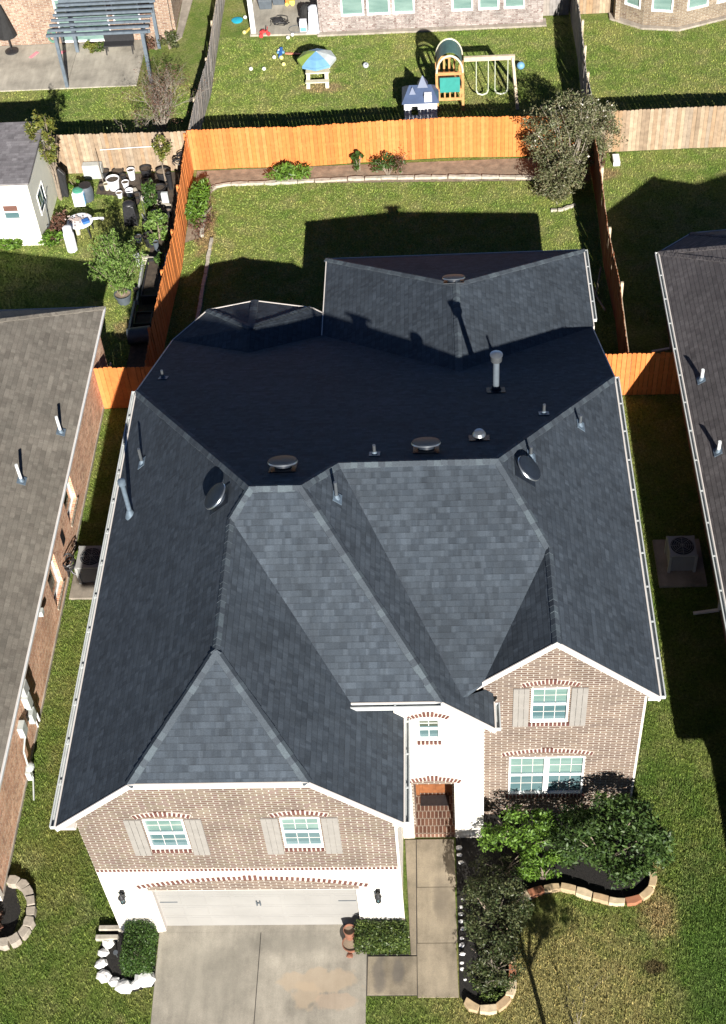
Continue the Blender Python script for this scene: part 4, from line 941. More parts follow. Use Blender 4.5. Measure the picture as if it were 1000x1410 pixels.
# hedges
def hedge(name, label, x0, y0, x1, y1, h, mat, n, size, cat='hedge', round_=.25):
    t = thing(name, label, cat, ((x0+x1)/2,(y0+y1)/2,0)); c = []
    while len(c) < n:
        p = RNG.uniform([x0,y0,0],[x1,y1,h]); dd = min(p[0]-x0,x1-p[0],p[1]-y0,y1-p[1],h-p[2])
        wob = .07*math.sin(p[0]*7+p[2]*5)+.06*math.sin(p[1]*6+1.5*p[0]*3)
        e = max(abs((p[0]-(x0+x1)/2)/((x1-x0)/2)), abs((p[1]-(y0+y1)/2)/((y1-y0)/2)))**4 + (p[2]/h)**5
        if e > 1+round_+wob*2: continue
        if dd < .22+wob and RNG.random() < .95 or RNG.random() < .03: c.append(p)
    leaves_np('foliage', np.array(c), size, M[mat], t)
    s_ = MB()
    for i in range(9):
        x = random.uniform(x0+.2,x1-.2); y = random.uniform(y0+.2,y1-.2); s_.tube([(x,y,0),(x+random.uniform(-.1,.1),y,h*.5),(x+random.uniform(-.2,.2),y+random.uniform(-.1,.1),h*.85)], [.02,.014,.006], 5)
    s_.build('stem', M['bark'], t); return t
hedge('hedge', 'dark clipped box hedge in the stone edged bed left of the garage door', .2, -1.15, .93, .22-.25, .88, 'leaf_hedge', 9000, .05)
hedge('hedge', 'clipped yellow green hedge at the right corner of the garage front', 5.72, -.62, 7.0, -.06, .8, 'leaf_hedge2', 9000, .065, round_=.35)
def shrub(name, label, c, r, k, n, size, mat, cat='shrub', stems=6, group=None, cr=.35, up=.35, shell=.6, extra=None, asp=.45, stemh=.6):
    t = thing(name, label, cat, (c[0],c[1],0), group)
    p = clumps(c, r, k, n, cr, shell)
    if extra is not None: p = np.concatenate([p, extra])
    leaves_np('foliage', p, size, M[mat], t, up, asp)
    s_ = MB()
    for i in range(stems):
        a = random.uniform(0, 6.28); e = random.uniform(.3,.8)
        s_.tube([(c[0]+.05*math.cos(a),c[1]+.05*math.sin(a),0),(c[0]+r[0]*e*.4*math.cos(a),c[1]+r[1]*e*.4*math.sin(a),c[2]*.6),(c[0]+r[0]*e*math.cos(a),c[1]+r[1]*e*math.sin(a),c[2]+r[2]*stemh*random.uniform(.2,.8))], [.03,.02,.006], 6)
    s_.build('stem', M['bark'], t); return t
# large shrubs of the front bed
shrub('shrub', 'big glossy dark green shrub in front of the right wing windows', (11.8,1.7,1.3), (1.65,1.15,1.25), 84, 9800, .115, 'leaf_dark', cr=.22)
shrub('shrub', 'bright yellow green loose shrub between the entry tower and the dark shrub', (9.75,2.05,1.05), (1.15,.65,.75), 34, 3400, .10, 'leaf_bright', cr=.24)
shrub('shrub', 'small bright green shrub low in front of the glossy dark shrub', (10.3,1.35,.6), (.95,.4,.45), 20, 1700, .09, 'leaf_bright', cr=.28)
shrub('shrub', 'dull dark loose shrub beside the middle of the walkway', (9.05,.15,.75), (.88,1.3,.8), 50, 6000, .075, 'leaf_dry', cr=.26)
shrub('shrub', 'dull dark low shrub at the lower end of the walkway bed', (9.0,-1.0,.45), (.72,.75,.5), 34, 3200, .07, 'leaf_dry', cr=.26)
shrub('shrub', 'low dark twiggy shrub in the mulch beside the entry tower', (9.35,1.55,.3), (.9,.55,.3), 22, 900, .07, 'leaf_dry', stems=10, cr=.25)
shrub('ground_cover_plant', 'low green plant at the rounded tip of the walkway bed', (8.95,-1.45,.12), (.6,.35,.14), 24, 1800, .06, 'leaf_hedge2', 'plant', stems=3)
# bare branching plant
def bare(par_label, base, h, spread, n, cat='tree', name='bare_shrub', mat='twig', levels=3, r0=.03, leaf=None, trunk=.25, group=None, dirb=(0,0,1)):
    t = thing(name, par_label, cat, base, group); mb = MB(); tips = []
    def grow(p, d, L, r, lv):
        pts = [p]; q = p.copy(); dd = d.copy()
        for i in range(4):
            dd = (dd+Vector((random.gauss(0,.13),random.gauss(0,.13),random.gauss(0.03,.08)))).normalized(); q = q+dd*L/4; pts.append(q.copy())
        mb.tube(pts, [r*(1-.14*i) for i in range(5)], 6 if r > .02 else 4)
        if lv == 0: tips.append(q); tips.append(pts[2]); return
        for i in range(random.choice((2,3))):
            a = random.uniform(0,6.28); u = Vector((math.cos(a),math.sin(a),0)); nd_ = (dd*1.0+u*spread*random.uniform(.5,1)).normalized()
            grow(pts[random.choice((2,3,4))] if i else q, nd_, L*random.uniform(.6,.8), r*.55, lv-1)
    B = Vector(base)
    for i in range(n):
        a = random.uniform(0,6.28); d = (Vector(dirb)+Vector((math.cos(a),math.sin(a),0))*spread*(.5 if n > 1 else .1)).normalized()
        grow(B+Vector((random.uniform(-.05,.05),random.uniform(-.05,.05),-.02)), d, h*(trunk if levels > 1 else .5)*random.uniform(.9,1.15), r0, levels)
    mb.build('branches' if n > 1 else 'trunk', M[mat], t)
    if leaf:
        lm, cnt, sz, rad = leaf; p = np.concatenate([np.array(tp)+RNG.normal(size=(cnt,3))*rad for tp in tips]); leaves_np('foliage', p[p[:,2] > .02], sz, M[lm], t)
    return t
b = at(704,1352,.05); bare('pale leafless twiggy shrub at the right edge of the walkway bed', (b.x,b.y,0), 1.3, .9, 3, 'shrub', levels=3, r0=.014, trunk=.32, dirb=(-.9,.35,.55))
t = thing('young_tree', 'young tree at the very bottom edge whose forked shadow falls on the front lawn', 'tree', (10.53,-4.6,0))
q = MB(); Fk = Vector((10.57,-4.62,1.75)); q.tube([(10.53,-4.6,-.02),(10.56,-4.6,.9),Fk], [.065,.055,.05], 8)
for (dx, dy, dz) in ((-.55,.1,1.0),(-.1,-.2,1.15),(.6,.05,.95),(1.0,.1,.55)):
    E_ = Fk+Vector((dx,dy,dz)); q.tube([Fk, Fk.lerp(E_,.5)+Vector((.05,0,.08)), E_], [.04,.028,.01], 6)
    for j in range(5): D_ = E_+Vector((random.gauss(0,.25),random.gauss(0,.25),random.gauss(0,.2))); q.tube([Fk.lerp(E_,.6), D_], [.014,.005], 4)
q.build('trunk', M['bark'], t); leaves_np('crown', clumps((11.1,-4.6,2.5),(.95,.6,.5),36,2600,.3,.2), .085, M['leaf_dry'], t)
b = at(800,1442); bare('pale bare sapling on the front lawn right of the young tree', (b.x,b.y,0), 2.0, .6, 2, 'tree', 'young_tree', 'twig', 3, .014, None, .36)
# ---- edging and rocks
def blocks(label, path, n, dims, mat, cat='edging', name='edging_block', z=.0, group='edging blocks', jit=.05, tag_each=None):
    """a row of separate edging stones laid along a path; each stone a thing"""
    P = [Vector((p[0],p[1],0)) for p in path]; L = [0]
    for i in range(1, len(P)): L.append(L[-1]+(P[i]-P[i-1]).length)
    def pt(s):
        for i in range(1, len(P)):
            if s <= L[i] or i == len(P)-1: return P[i-1].lerp(P[i], (s-L[i-1])/max(1e-6, L[i]-L[i-1]))
    st = L[-1]/n
    for i in range(n):
        a = pt(i*st+.01); c = pt((i+1)*st-.01); m = pt((i+.5)*st); d = (c-a); ln = d.length; d.normalize(); nn = Vector((-d.y,d.x,0)); w = dims[0]*random.uniform(.9,1.1); h = dims[1]*random.uniform(.88,1.12)
        t = MB(); pts = []
        for u, v in ((-.5,-.45),(0,-.5),(.5,-.45),(.5,.45),(0,.5),(-.5,.45)):
            bend = (m-(a+c)/2); pts.append(m+d*u*ln+nn*v*w-(bend if abs(u) > .4 else Vector((0,0,0)))+Vector((random.uniform(-jit,jit)*.3,random.uniform(-jit,jit)*.3,0)))
        t.prism([p+Vector((0,0,z+h)) for p in pts], (0,0,-h-.02)); o = t.build(name, mat if not isinstance(mat, (list,tuple)) else mat[i % len(mat)], bevel=.012)
        tag(o, label, cat, group)
edge_hi = EDGE
tanb = [M['edge_a'] if 'edge_a' in M else plain('sand_edging_stone', (.42,.31,.18), .9, .2, 6), plain('pale_tan_edging_stone', (.5,.40,.26), .9, .2, 6), plain('red_edging_stone', (.30,.12,.06), .9, .2, 6), plain('buff_edging_stone', (.40,.28,.16), .9, .2, 6)]
blocks('tan, buff or red edging stone around the rim of the front planting bed', [(p.x,p.y) for p in EDGE[2:]], 19, (.2,.16), [tanb[0],tanb[1],tanb[3],tanb[1],tanb[2],tanb[0]], group='front bed edging stones')
LB = smooth_path([at(*p) for p in ((0,1303),(20,1300),(38,1283),(45,1262),(44,1240),(34,1222),(14,1216))], 4)
blocks('buff grey curved edging block around the bed in front of the left neighbour', [(p.x,p.y) for p in LB], 9, (.24,.22), M['block_grey'], group='left neighbour edging blocks')
BB = smooth_path([Vector((-1.0,25.9,0)),Vector((-.75,27.6,0)),Vector((-.8,30.2,0)),Vector((-.2,30.85,0)),Vector((1.5,30.85,0)),Vector((6,30.9,0)),Vector((11.6,30.55,0)),Vector((12.9,30.0,0))], 3)
blocks('pale concrete kerb stone along the back border bed', [(p.x,p.y) for p in BB[3:]], 26, (.17,.1), M['edge_white'], group='back border kerb stones', jit=.08)
a = at(283,366); 
blocks('pale concrete kerb stone in a line down the left part of the back yard', [at(*p)[:2] for p in ((292,330),(288,350),(284,376),(279,402),(274,430),(270,450))], 7, (.13,.1), M['edge_white'], group='left kerb line stones')
blocks('short pale kerb stone at the foot of the large olive shrub', [at(*p)[:2] for p in ((758,291),(775,290),(792,283))], 4, (.12,.09), M['edge_white'], group='shrub kerb stones')
def rock(label, x, y, r, z=0, group=None, mat='rock', flat=.42, name='rock'):
    mb = MB(); mb.ell((x,y,z+r*flat*.6), (r,r*random.uniform(.65,.95),r*flat), 7, 5, .2); o = mb.build(name, M[mat] if isinstance(mat, str) else mat); return tag(o, label, 'rock', group)
for i, (px, py, r) in enumerate(((150,1300,.16),(143,1313,.15),(140,1328,.16),(144,1345,.2),(158,1353,.17),(172,1359,.22),(186,1357,.16),(201,1350,.27))):
    p = at(px, py); rock('flat white limestone rock rimming the bed left of the garage', p.x, p.y, r, 0, 'white rocks round the corner bed')
for i in range(18):
    yy = 2.2-3.6*i/18+random.uniform(-.04,.04)
    if .95 < yy < 1.75: continue
    rock('small white rock lying along the right side of the walkway', 8.27+random.uniform(-.03,.04), yy, random.uniform(.04,.085), 0, 'small rocks beside the walkway')
for (y0, y1, x0, x1, z) in ((.02,.14,-.55,-.02,.14),(-.22,-.1,-.6,-.05,.14)):
    tag(MB().box(x0,y0,0,x1,y1,z).build('edging_slab', M['edge_white'], bevel=.01), 'long pale kerb slab %s at the left garage corner' % ('against the wall' if y0 > 0 else 'in front of the other slab'), 'edging')
# terracotta pots by the garage
def pot(label, x, y, r, h, mat='plastic_black', soil='soil_dark', group=None, name='plant_pot', cat='plant pot', z=0, sf=.86):
    t = thing(name, label, cat, (x,y,z), group); c = Vector((x,y,z))
    MB().lathe(c, [(r*.75,0),(r*.98,h*.9),(r*1.06,h*.92),(r*1.06,h),(r*.95,h),(r*.9,h*.6)], 20, capt=False).build('pot_wall', M[mat], t, smooth='auto')
    if soil: MB().lathe(c+Vector((0,0,h*sf)), [(r*.97,0),(r*.5,.01*r)], 18, capb=False).build('potting_soil', M[soil], t)
    return t
def potbox(label, x0, y0, x1, y1, mat='plastic_black', soil='soil_dark', **k):
    cx = (x0+x1)/2; a = at(x0, y1); b = at(x1, y1); r = (b-a).length/2*.93
    f = at(cx, y1); y = f.y+r*.75; x = f.x; base = Vector((x, y+r, 0)); h = hsolve(cx, y0, base); h = min(max(h, .12), 1.2)
    return pot(label, x, y, r/1.06, h, mat, soil, **k)
potbox('tall terracotta pot beside the right edge of the garage door', 474, 1272, 492, 1300, 'terracotta', 'soil')
b = at(481,1310); pot('low broken terracotta bowl on the driveway edge by the yellow green hedge', b.x+.05, b.y+.1, .2, .22, 'terracotta', 'soil')
rock('small brown stone in front of the terracotta pots', b.x+.02, b.y-.12, .1, 0, None, 'terracotta')
# ================================================================== LEFT NEIGHBOUR'S GARDEN
SH = thing('garden_shed', 'cream white garden shed with a flat grey shingle roof and a small window', 'shed', (-8.2,29,0))
sx1, sy0, sy1 = -6.72, 27.5, 30.9
zt_f = aty(30,253,sy0).z; zt_f = max(2.0, min(3.0, zt_f))
w = MB(); wall(w, (-11,sy0,0), (1,0,0), (0,.1,0), 0, 11+sx1, 0, zt_f, holes=[(3.15,3.7,1.25,1.85)])
wall(w, (sx1,sy0+.1,0), (0,1,0), (-.1,0,0), 0, sy1-sy0-.1, 0, zt_f, holes=[(.6,1.5,.9,1.7)])
w.box(-11,sy1,0,sx1,sy1+.1,zt_f); w.box(-11,sy0+.1,0,-10.9,sy1,zt_f); w.build('siding_wall', M['shed_wall'], SH)
roof_mesh([[(-11.1,sy0-.12,zt_f+.1),(sx1+.1,sy0-.12,zt_f+.1),(sx1+.1,sy1+.15,zt_f+.32),(-11.1,sy1+.15,zt_f+.32)]], .08).build('roof', M['shingle_shed'], SH)
f = MB(); f.box(-7.88,sy0-.03,1.22,-7.27,sy0+.02,1.26); f.box(-7.88,sy0-.03,1.84,-7.27,sy0+.02,1.88); f.box(-7.88,sy0-.03,1.26,-7.84,sy0+.02,1.84); f.box(-7.31,sy0-.03,1.26,-7.27,sy0+.02,1.84); f.box(-7.84,sy0-.02,1.53,-7.31,sy0+.02,1.57)
o = f.build('window', M['white'], SH); MB().box(-7.84,sy0+.03,1.26,-7.31,sy0+.05,1.53).build('pane', M['glass_low'], o); MB().box(-7.84,sy0+.03,1.57,-7.31,sy0+.05,1.84).build('pane', plain('red_brown_curtain', (.12,.055,.04), .8), o)
f = MB(); 
for (a, b, c, d) in ((.56,1.54,.86,.9),(.56,1.54,1.7,1.74),(.56,.6,.9,1.7),(1.5,1.54,.9,1.7)): f.box(sx1-.04,sy0+.1+a,c,sx1+.03,sy0+.1+b,d)
o = f.build('side_window', M['white'], SH); MB().box(sx1-.06,sy0+.7,.9,sx1-.04,sy0+1.6,1.7).build('pane', M['glass_low'], o)
MB().box(-11,sy0-.01,zt_f-.03,sx1+.01,sy0-.002,zt_f+.02).build('trim_board', M['white'], SH)
def tree(label, base, h, crown, k, n, size, mat, cat='tree', name='tree', r0=.06, cr=.35, ntr=1, shell=.4, up=.2, asp=.4, barkm='bark', group=None, branches=7):
    t = thing(name, label, cat, base, group); B = Vector(base); C, Rr_ = Vector(crown[0]), crown[1]
    tm = MB()
    for i in range(ntr):
        a = random.uniform(0,6.28); s_ = .12*(ntr > 1)
        p0 = B+Vector((s_*math.cos(a),s_*math.sin(a),-.02)); top = C+Vector((Rr_[0]*.35*math.cos(a)*(ntr > 1),Rr_[1]*.35*math.sin(a)*(ntr > 1),Rr_[2]*.5))
        pts = [p0.lerp(top, u)+Vector((random.gauss(0,.03),random.gauss(0,.03),0)) for u in (0,.3,.6,.85,1)]
        tm.tube(pts, [r0,r0*.8,r0*.55,r0*.35,r0*.15], 8)
        for j in range(branches):
            u = random.uniform(.3,.9); q = p0.lerp(top, u); d = Vector((random.gauss(0,1),random.gauss(0,1),random.gauss(.3,.5))).normalized()
            e = Vector((C.x+d.x*Rr_[0]*.85, C.y+d.y*Rr_[1]*.85, C.z+d.z*Rr_[2]*.85)); tm.tube([q, q.lerp(e,.5)+Vector((0,0,.05)), e], [r0*.4,r0*.22,r0*.06], 5)
    tm.build('trunk', M[barkm], t); p = clumps(C, Rr_, k, n, cr, shell); p = p[p[:,2] > .05]
    leaves_np('crown', p, size, M[mat], t, up, asp); return t
def hat(px, py, y):  # height of the point seen at (px,py) standing at depth y
    return aty(px, py, y)
# potted bamboo-like tree
bp = at(169, 405, .35); pot('large round black pot holding the leafy green tree', bp.x, bp.y, .3, .38, 'grey_bin', 'soil')
def crown_from(pxs, y, ry):  # crown whose outline spans the given rows and columns at depth y
    x0, y0, x1, y1 = pxs; cx = (x0+x1)/2; T = aty(cx, y0, y).z; Bz = aty(cx, y1, y).z; xa = aty(x0, (y0+y1)/2, y).x; xb_ = aty(x1, (y0+y1)/2, y).x
    return (Vector(((xa+xb_)/2, y, (T+Bz)/2)), ((xb_-xa)/2, ry, (T-Bz)/2))
t = thing('tree', 'leafy bright green feathery tree growing from the large round black pot', 'tree', (bp.x,bp.y,.33)); q = MB(); pts = []
for i in range(54):
    a = random.uniform(0,6.28); e = random.uniform(.1,1)**.7*1.12; hh_ = random.uniform(1.9,3.4)*(1-.35*e); s_ = [Vector((bp.x+.08*math.cos(a),bp.y+.08*math.sin(a),.33)), Vector((bp.x+e*.3*math.cos(a),bp.y+e*.3*math.sin(a),hh_*.5)), Vector((bp.x+e*.75*math.cos(a),bp.y+e*.75*math.sin(a),hh_*.85)), Vector((bp.x+e*1.02*math.cos(a),bp.y+e*1.02*math.sin(a),hh_))]
    q.tube(s_, [.014,.01,.007,.003], 5)
    for j in range(95):
        u = random.uniform(.28,1.0)*3; k_ = min(2, int(u)); c0 = s_[k_].lerp(s_[k_+1], u-k_); pts.append((c0.x+random.gauss(0,.09), c0.y+random.gauss(0,.09), c0.z+random.gauss(0,.08)))
q.build('trunk', M['bark'], t); leaves_np('crown', pts, .125, M['leaf_bamboo'], t, -.3, .28)
0 and shrub('bamboo_plant', 'tall upright green bamboo stand behind the potted tree', (cr_[0].x,bp.y+1.9,1.0), (.62,.55,1.05), 40, 3600, .13, 'leaf_bamboo', 'plant', 9, cr=.3, up=-.6, asp=.22)
b = at(81, 276); tree('tall thin yellow green tree beside the shed wall', (b.x,b.y,0), 4, ((b.x+.05,b.y,2.75),(.62,.6,1.25)), 26, 1500, .14, 'leaf_yellow', r0=.045, ntr=3, cr=.28)
b = at(62, 150+62); 
p = at(88,272); mb = MB(); mb.prism([(p.x-.2,p.y,0),(p.x+.2,p.y,0),(p.x+.24,p.y+.05,1.0),(p.x+.02,p.y+.1,1.25),(p.x-.22,p.y+.05,.95)], (0,.16,0)); tag(mb.build('folded_cover', M['plastic_black'], bevel=.02), 'tall folded black cover leaning behind the thin tree by the shed', 'cover')
p = at(131,247); mb = MB(); mb.box(p.x-.42,p.y,0,p.x+.35,p.y+.32,.62); o = tag(mb.build('storage_box', M['board'], bevel=.03), 'pale grey board box standing against the weathered fence', 'storage box'); 
p = at(110,287); t = thing('water_barrel', 'dark grey plastic barrel behind the white and blue bin', 'barrel', (p.x+.25,p.y+.55,0)); MB().lathe((p.x+.25,p.y+.55,0), [(.22,0),(.26,.12),(.27,.5),(.22,.66)], 20).build('barrel_wall', M['grey_bin'], t, smooth='auto'); MB().lathe((p.x+.25,p.y+.55,.64),[(.24,.021),(.24,.05)],20).build('lid', M['plastic_black'], t)
t = thing('storage_bin', 'white and blue bin with a green round lid in the left garden', 'bin', (p.x,p.y+.3,0)); q = MB(); q.obox((p.x,p.y+.28,.3),(.44,.4,.6)); q.build('bin_body', M['toy_white'], t, bevel=.03); MB().box(p.x+.221,p.y+.1,.1,p.x+.25,p.y+.46,.55).build('side_panel', M['toy_blue'], t); MB().lathe((p.x,p.y+.3,.6),[(.2,.0),(.2,.06),(.08,.1)],20).build('lid', plain('green_lid',(.06,.25,.17),.5), t)
p = at(110,304,.6); t = thing('garden_table', 'white round garden table heaped with grey pebbled trays', 'table', (p.x,p.y,0)); MB().lathe((p.x,p.y,.56),[(.46,0),(.5,.02),(.48,.05)],24).build('tabletop', M['toy_white'], t)
for sx in (-1,1):
    for sy in (-1,1): MB().tube([(p.x+sx*.36,p.y+sy*.3,0),(p.x+sx*.28,p.y+sy*.25,.56)],.025,6).build('leg', M['black'], t)
q = MB(); 
for i in range(60): q.ell((p.x+random.gauss(-.1,.15),p.y+random.gauss(.03,.13),.63+random.uniform(0,.05)),(.035,.035,.03),6,4)
tag(q.build('pebble_tray', islands('pebbles',[(.3,.24,.22),(.4,.33,.3),(.22,.18,.17)],.9)), 'heap of grey brown pebbles on the white garden table', 'pebbles')
q = MB(); q.obox((p.x+.25,p.y-.12,.66),(.26,.24,.1),Matrix.Rotation(.5,3,'Z')); tag(q.build('tool_case', M['blue'], bevel=.02), 'small bright blue case on the white garden table', 'case')
q = MB(); q.tube([(p.x+.42,p.y+.0,.66),(p.x+.75,p.y+.05,.66),(p.x+.9,p.y-.03,.68)],[.05,.045,.07],8); tag(q.build('white_jug', M['toy_white']), 'white long handled jug lying over the right edge of the garden table', 'jug')
p = at(100,344); q = MB(); q.lathe((p.x,p.y,0),[(.2,0),(.2,.75),(.17,.8),(.17,1.02),(.12,1.06)],22); tag(q.build('propane_tank', M['toy_white'], smooth='auto'), 'tall white cylinder standing on the grass below the garden table', 'tank')
p = at(108,322); q = MB(); q.lathe((p.x,p.y,0),[(.1,0),(.12,.28)],14); tag(q.build('small_bucket', M['toy_beige'], smooth='auto'), 'tiny beige bucket on the grass under the garden table', 'bucket')
# things leaning on the shed's side
for i, (px, py, l) in enumerate(((52,300,1.3),(56,306,1.1),(60,312,1.2))):
    p = at(px+4, py+6); q = MB()
    q.tube([(p.x+.15,p.y,.02),(sx1+.08,p.y+.35,l)],.014,6); 
    if i == 0: q.lathe((p.x+.05,p.y+.15,.5),[(.22,-.02),(.26,0),(.22,.02)],16,Matrix.Rotation(1.1,3,'Y'))
    if i == 1: q.obox((p.x+.17,p.y,.06),(.05,.35,.06))
    if i == 2: q.obox((p.x+.16,p.y-.02,.14),(.2,.03,.28))
    tag(q.build(['bicycle_wheel_pole','garden_rake','garden_spade'][i], M['metal']), ['metal pole with a round hoop leaning on the side of the shed','garden rake leaning on the side of the shed','garden spade leaning on the side of the shed'][i], 'garden tool')
shrub('plant', 'dry reddish plant growing along the foot of the shed side wall', (-6.3,28.4,.3), (.35,.9,.35), 18, 700, .12, 'leaf_red', 'plant', 4)
shrub('plant', 'green leafy plant at the front corner of the shed', (-6.3,27.55,.25), (.75,.35,.3), 16, 800, .14, 'leaf_bright', 'plant', 4)
shrub('plant', 'dark green leafy plants at the left foot of the shed front', (-8.0,27.35,.2), (.7,.25,.25), 14, 700, .14, 'leaf_bright', 'plant', 4)
shrub('plant', 'small green plant between the pale board box and the tall thin tree', (-6.0,31.0,.2), (.4,.25,.25), 8, 350, .12, 'leaf_bright', 'plant', 3)
# pots
potbox('large white tapered pot, the widest white pot by the weathered fence', 147,240,167,264,'toy_white')
potbox('white bucket at the back between the black pots', 176,230,188,249,'toy_white','soil_dark',name='bucket',cat='bucket')
potbox('white bucket in the middle of the group of white buckets', 168,247,179,260,'toy_white','soil_dark',name='bucket',cat='bucket')
potbox('white bucket at the front of the group of white buckets', 173,258,185,272,'toy_white',None,name='bucket',cat='bucket')
potbox('black pot at the back, left of the big soil filled pot', 193,226,211,247)
potbox('biggest black pot filled with pale soil in the garden corner', 215,229,236,253,'plastic_black','soil')
potbox('black pot with pale soil in front of the back black pot', 195,245,213,265,'plastic_black','soil')
potbox('wide black pot with dark soil beside the orange fence', 211,252,231,276)
potbox('dark pot on its own at the left end of the row by the fence', 138,231,152,246)
potbox('dark pot second from the left in the row by the fence', 154,229,172,245)
potbox('dark pot left of the white bucket, small', 166,238,175,250)
potbox('black nursery pot below the concrete block', 217,290,232,306)
potbox('black pot holding a green plant at the middle of the garden bed', 197,318,217,342)
potbox('white bucket at the top end of the black planter', 185,348,195,367,'toy_white',None,name='bucket',cat='bucket')
potbox('pale pot with soil between the white bucket and the olive pot', 196,350,207,365,'toy_beige','soil')
potbox('olive grey pot with soil next to the orange fence', 208,352,219,366,'grey_bin','soil')
potbox('white pot with a small plant in the middle of the bed', 209,288,219,302,'toy_white')
potbox('small black pot on the grass right of the potted tree', 184,395,193,408)
for lab_, bx_, m1_, s1_ in (('black pot under the front white bucket',(183,264,196,277),'plastic_black','soil_dark'),('small pale pot at the foot of the row by the weathered fence',(143,250,152,263),'toy_beige','soil'),('dark pot in the corner against the orange fence',(231,236,240,262),'plastic_black','soil_dark'),
    ('brown soil filled pot below the black nursery pot',(222,308,234,330),'bark','soil'),('black pot beside the tall dark green plant',(196,303,209,318),'plastic_black','soil_dark'),('slim black pot between the planter box and the orange fence',(212,330,221,348),'grey_bin','soil_dark'),
    ('black pot between the biggest pot and the wide pot',(222,250,233,262),'plastic_black','soil_dark'),('pale pot with white rim left of the black covered bin',(160,262,170,274),'toy_white','soil'),('flat black tray pot behind the covered bin',(178,274,194,284),'plastic_black','soil_dark'),('small terracotta pot beside the shed plants',(84,296,93,306),'terracotta','soil')):
    potbox(lab_, *bx_, m1_, s1_)
for lab_, bx_, m1_, s1_ in (('black pot with dry soil left of the orange fence below the grey block',(228,286,238,300),'plastic_black','soil'),('grey pot half hidden by the spilling green foliage',(186,322,197,335),'grey_bin','soil'),
    ('black pot at the front of the bed right of the slim black pot',(219,348,228,360),'plastic_black','soil_dark'),('low wide dark tray pot behind the large white tapered pot',(146,228,160,236),'bark','soil_dark'),('small black pot left of the large white tapered pot',(136,252,145,263),'plastic_black','soil'),
    ('white tub by the curved row of pale stones',(196,270,206,281),'toy_white','soil_dark')):
    potbox(lab_, *bx_, m1_, s1_)
p = at(196,296); tag(MB().tube([(p.x,p.y,.03),(p.x+.25,p.y-.7,.25)],.03,8).build('white_pipe', M['pvc']), 'short white pipe leaning between the covered bin and the tall dark green plant', 'pipe')
p = at(205,312); tag(MB().tube([(p.x,p.y,.0),(p.x-.12,p.y+.1,1.5)],.012,6).build('garden_stake', M['metal']), 'thin metal stake standing in the black pot with the green plant', 'stake')
potbox('tiny black pot on the grass just below the other small pot', 184,408,191,418)
p = at(229,283); q = MB(); 
q.box(p.x-.13,p.y,0,p.x+.13,p.y+.14,.55); tag(q.build('concrete_block', M['toy_pale'], bevel=.015), 'upright pale grey block between the black pots and the orange fence', 'block')
pth = smooth_path([at(*c) for c in ((186,262),(192,272),(204,278),(222,282),(236,286))],3)
blocks('pale stone in the curved row around the black pots', [(v.x,v.y) for v in pth], 7, (.16,.14), M['edge_white'], group='curved row of pale garden stones')
pth = [at(*c) for c in ((120,250),(134,249),(146,250))]
p = at(181,313); q = MB(); q.obox((p.x,p.y+.3,.42),(.55,.5,.84),None,.25); q.ell((p.x,p.y+.3,.84),(.24,.22,.12)); tag(q.build('covered_bin', M['plastic_black'], smooth='auto', bevel=.03), 'black covered bin right of the bamboo stand', 'bin')
p = at(222,305); q = MB(); q.lathe((p.x,p.y,0),[(.13,0),(.15,.3)],12); tag(q.build('blue_bucket', M['toy_blue']), 'small faded blue bucket right of the white pot with a plant', 'bucket')
for lab, x0, y0, x1, y1 in (('long black planter box running down the garden by the orange fence',196,368,216,420),('short black crate near the lower end of the black planter',186,440,210,458)):
    a = at(x0,y1); b = at(x1,y0); bx0, bx1 = sorted((a.x,a.x+.62)); t = thing('planter_box', lab, 'planter', ((bx0+bx1)/2,(a.y+b.y)/2,0)); q = MB(); h_ = .4
    q.box(bx0,a.y,0,bx1,a.y+.04,h_); q.box(bx0,b.y-.04,0,bx1,b.y,h_); q.box(bx0,a.y+.04,0,bx0+.04,b.y-.04,h_); q.box(bx1-.04,a.y+.04,0,bx1,b.y-.04,h_); q.build('planter_wall', M['plastic_black'], t); MB().box(bx0+.04,a.y+.04,.02,bx1-.04,b.y-.04,.3).build('potting_soil', M['soil_dark'], t)
a = at(178,464); b = at(187,421); c_ = at(190,420); d_ = at(198,365)
for lab, u, v in (('long pale grey plank edging beside the shaded crate', a, b), ('pale grey plank edging beside the upper part of the black planter', c_, d_)):
    tag(MB().beam(u+Vector((0,0,.12)), v+Vector((0,0,.12)), .07, .22).build('edging_plank', M['board']), lab, 'edging')
tag(MB().beam(at(198,364)+Vector((0,0,.2)), at(217,365)+Vector((0,0,.2)), .08, .3).build('edging_plank', M['edge_white']), 'short pale plank across the top end of the black planter', 'edging')
p = at(192,472); q = MB(); q.tube([(p.x-.35,p.y,.3),(p.x+.45,p.y+.12,.3)],.29,18); tag(q.build('rain_barrel', M['grey_bin'], smooth='auto'), 'dark barrel lying on its side at the lower end of the garden bed', 'barrel')
q = MB(); q.beam((-1.75,24.3,.05),(-1.65,26.2,.5),.05,.05); q.beam((-1.85,24.0,.3),(-1.8,26.0,.55),.03,.03); tag(q.build('lumber', M['metal']), 'grey metal rods lying in the shaded black planter', 'rods')
for lab, px, py, hh in (('thin cane leaning on the weathered fence, the tallest',180,232,1.9),('dark stake standing by the back black pot',192,236,1.6),('dark stake standing between the black pots and the corner plant',210,236,1.4),('dark stake leaning by the large white tapered pot',142,256,1.5)):
    p = at(px,py); tag(MB().tube([(p.x+.05,p.y,0),(p.x-.05,p.y+.15,hh)],.014,6).build('garden_stake', M['bark']), lab, 'stake')
tag(MB().tube([(-5.0,31.9,1.15),(-3.6,31.9,1.2),(-2.4,31.9,1.22)],.014,6).build('cord_line', M['toy_white']), 'white cord strung along the weathered fence', 'cord')
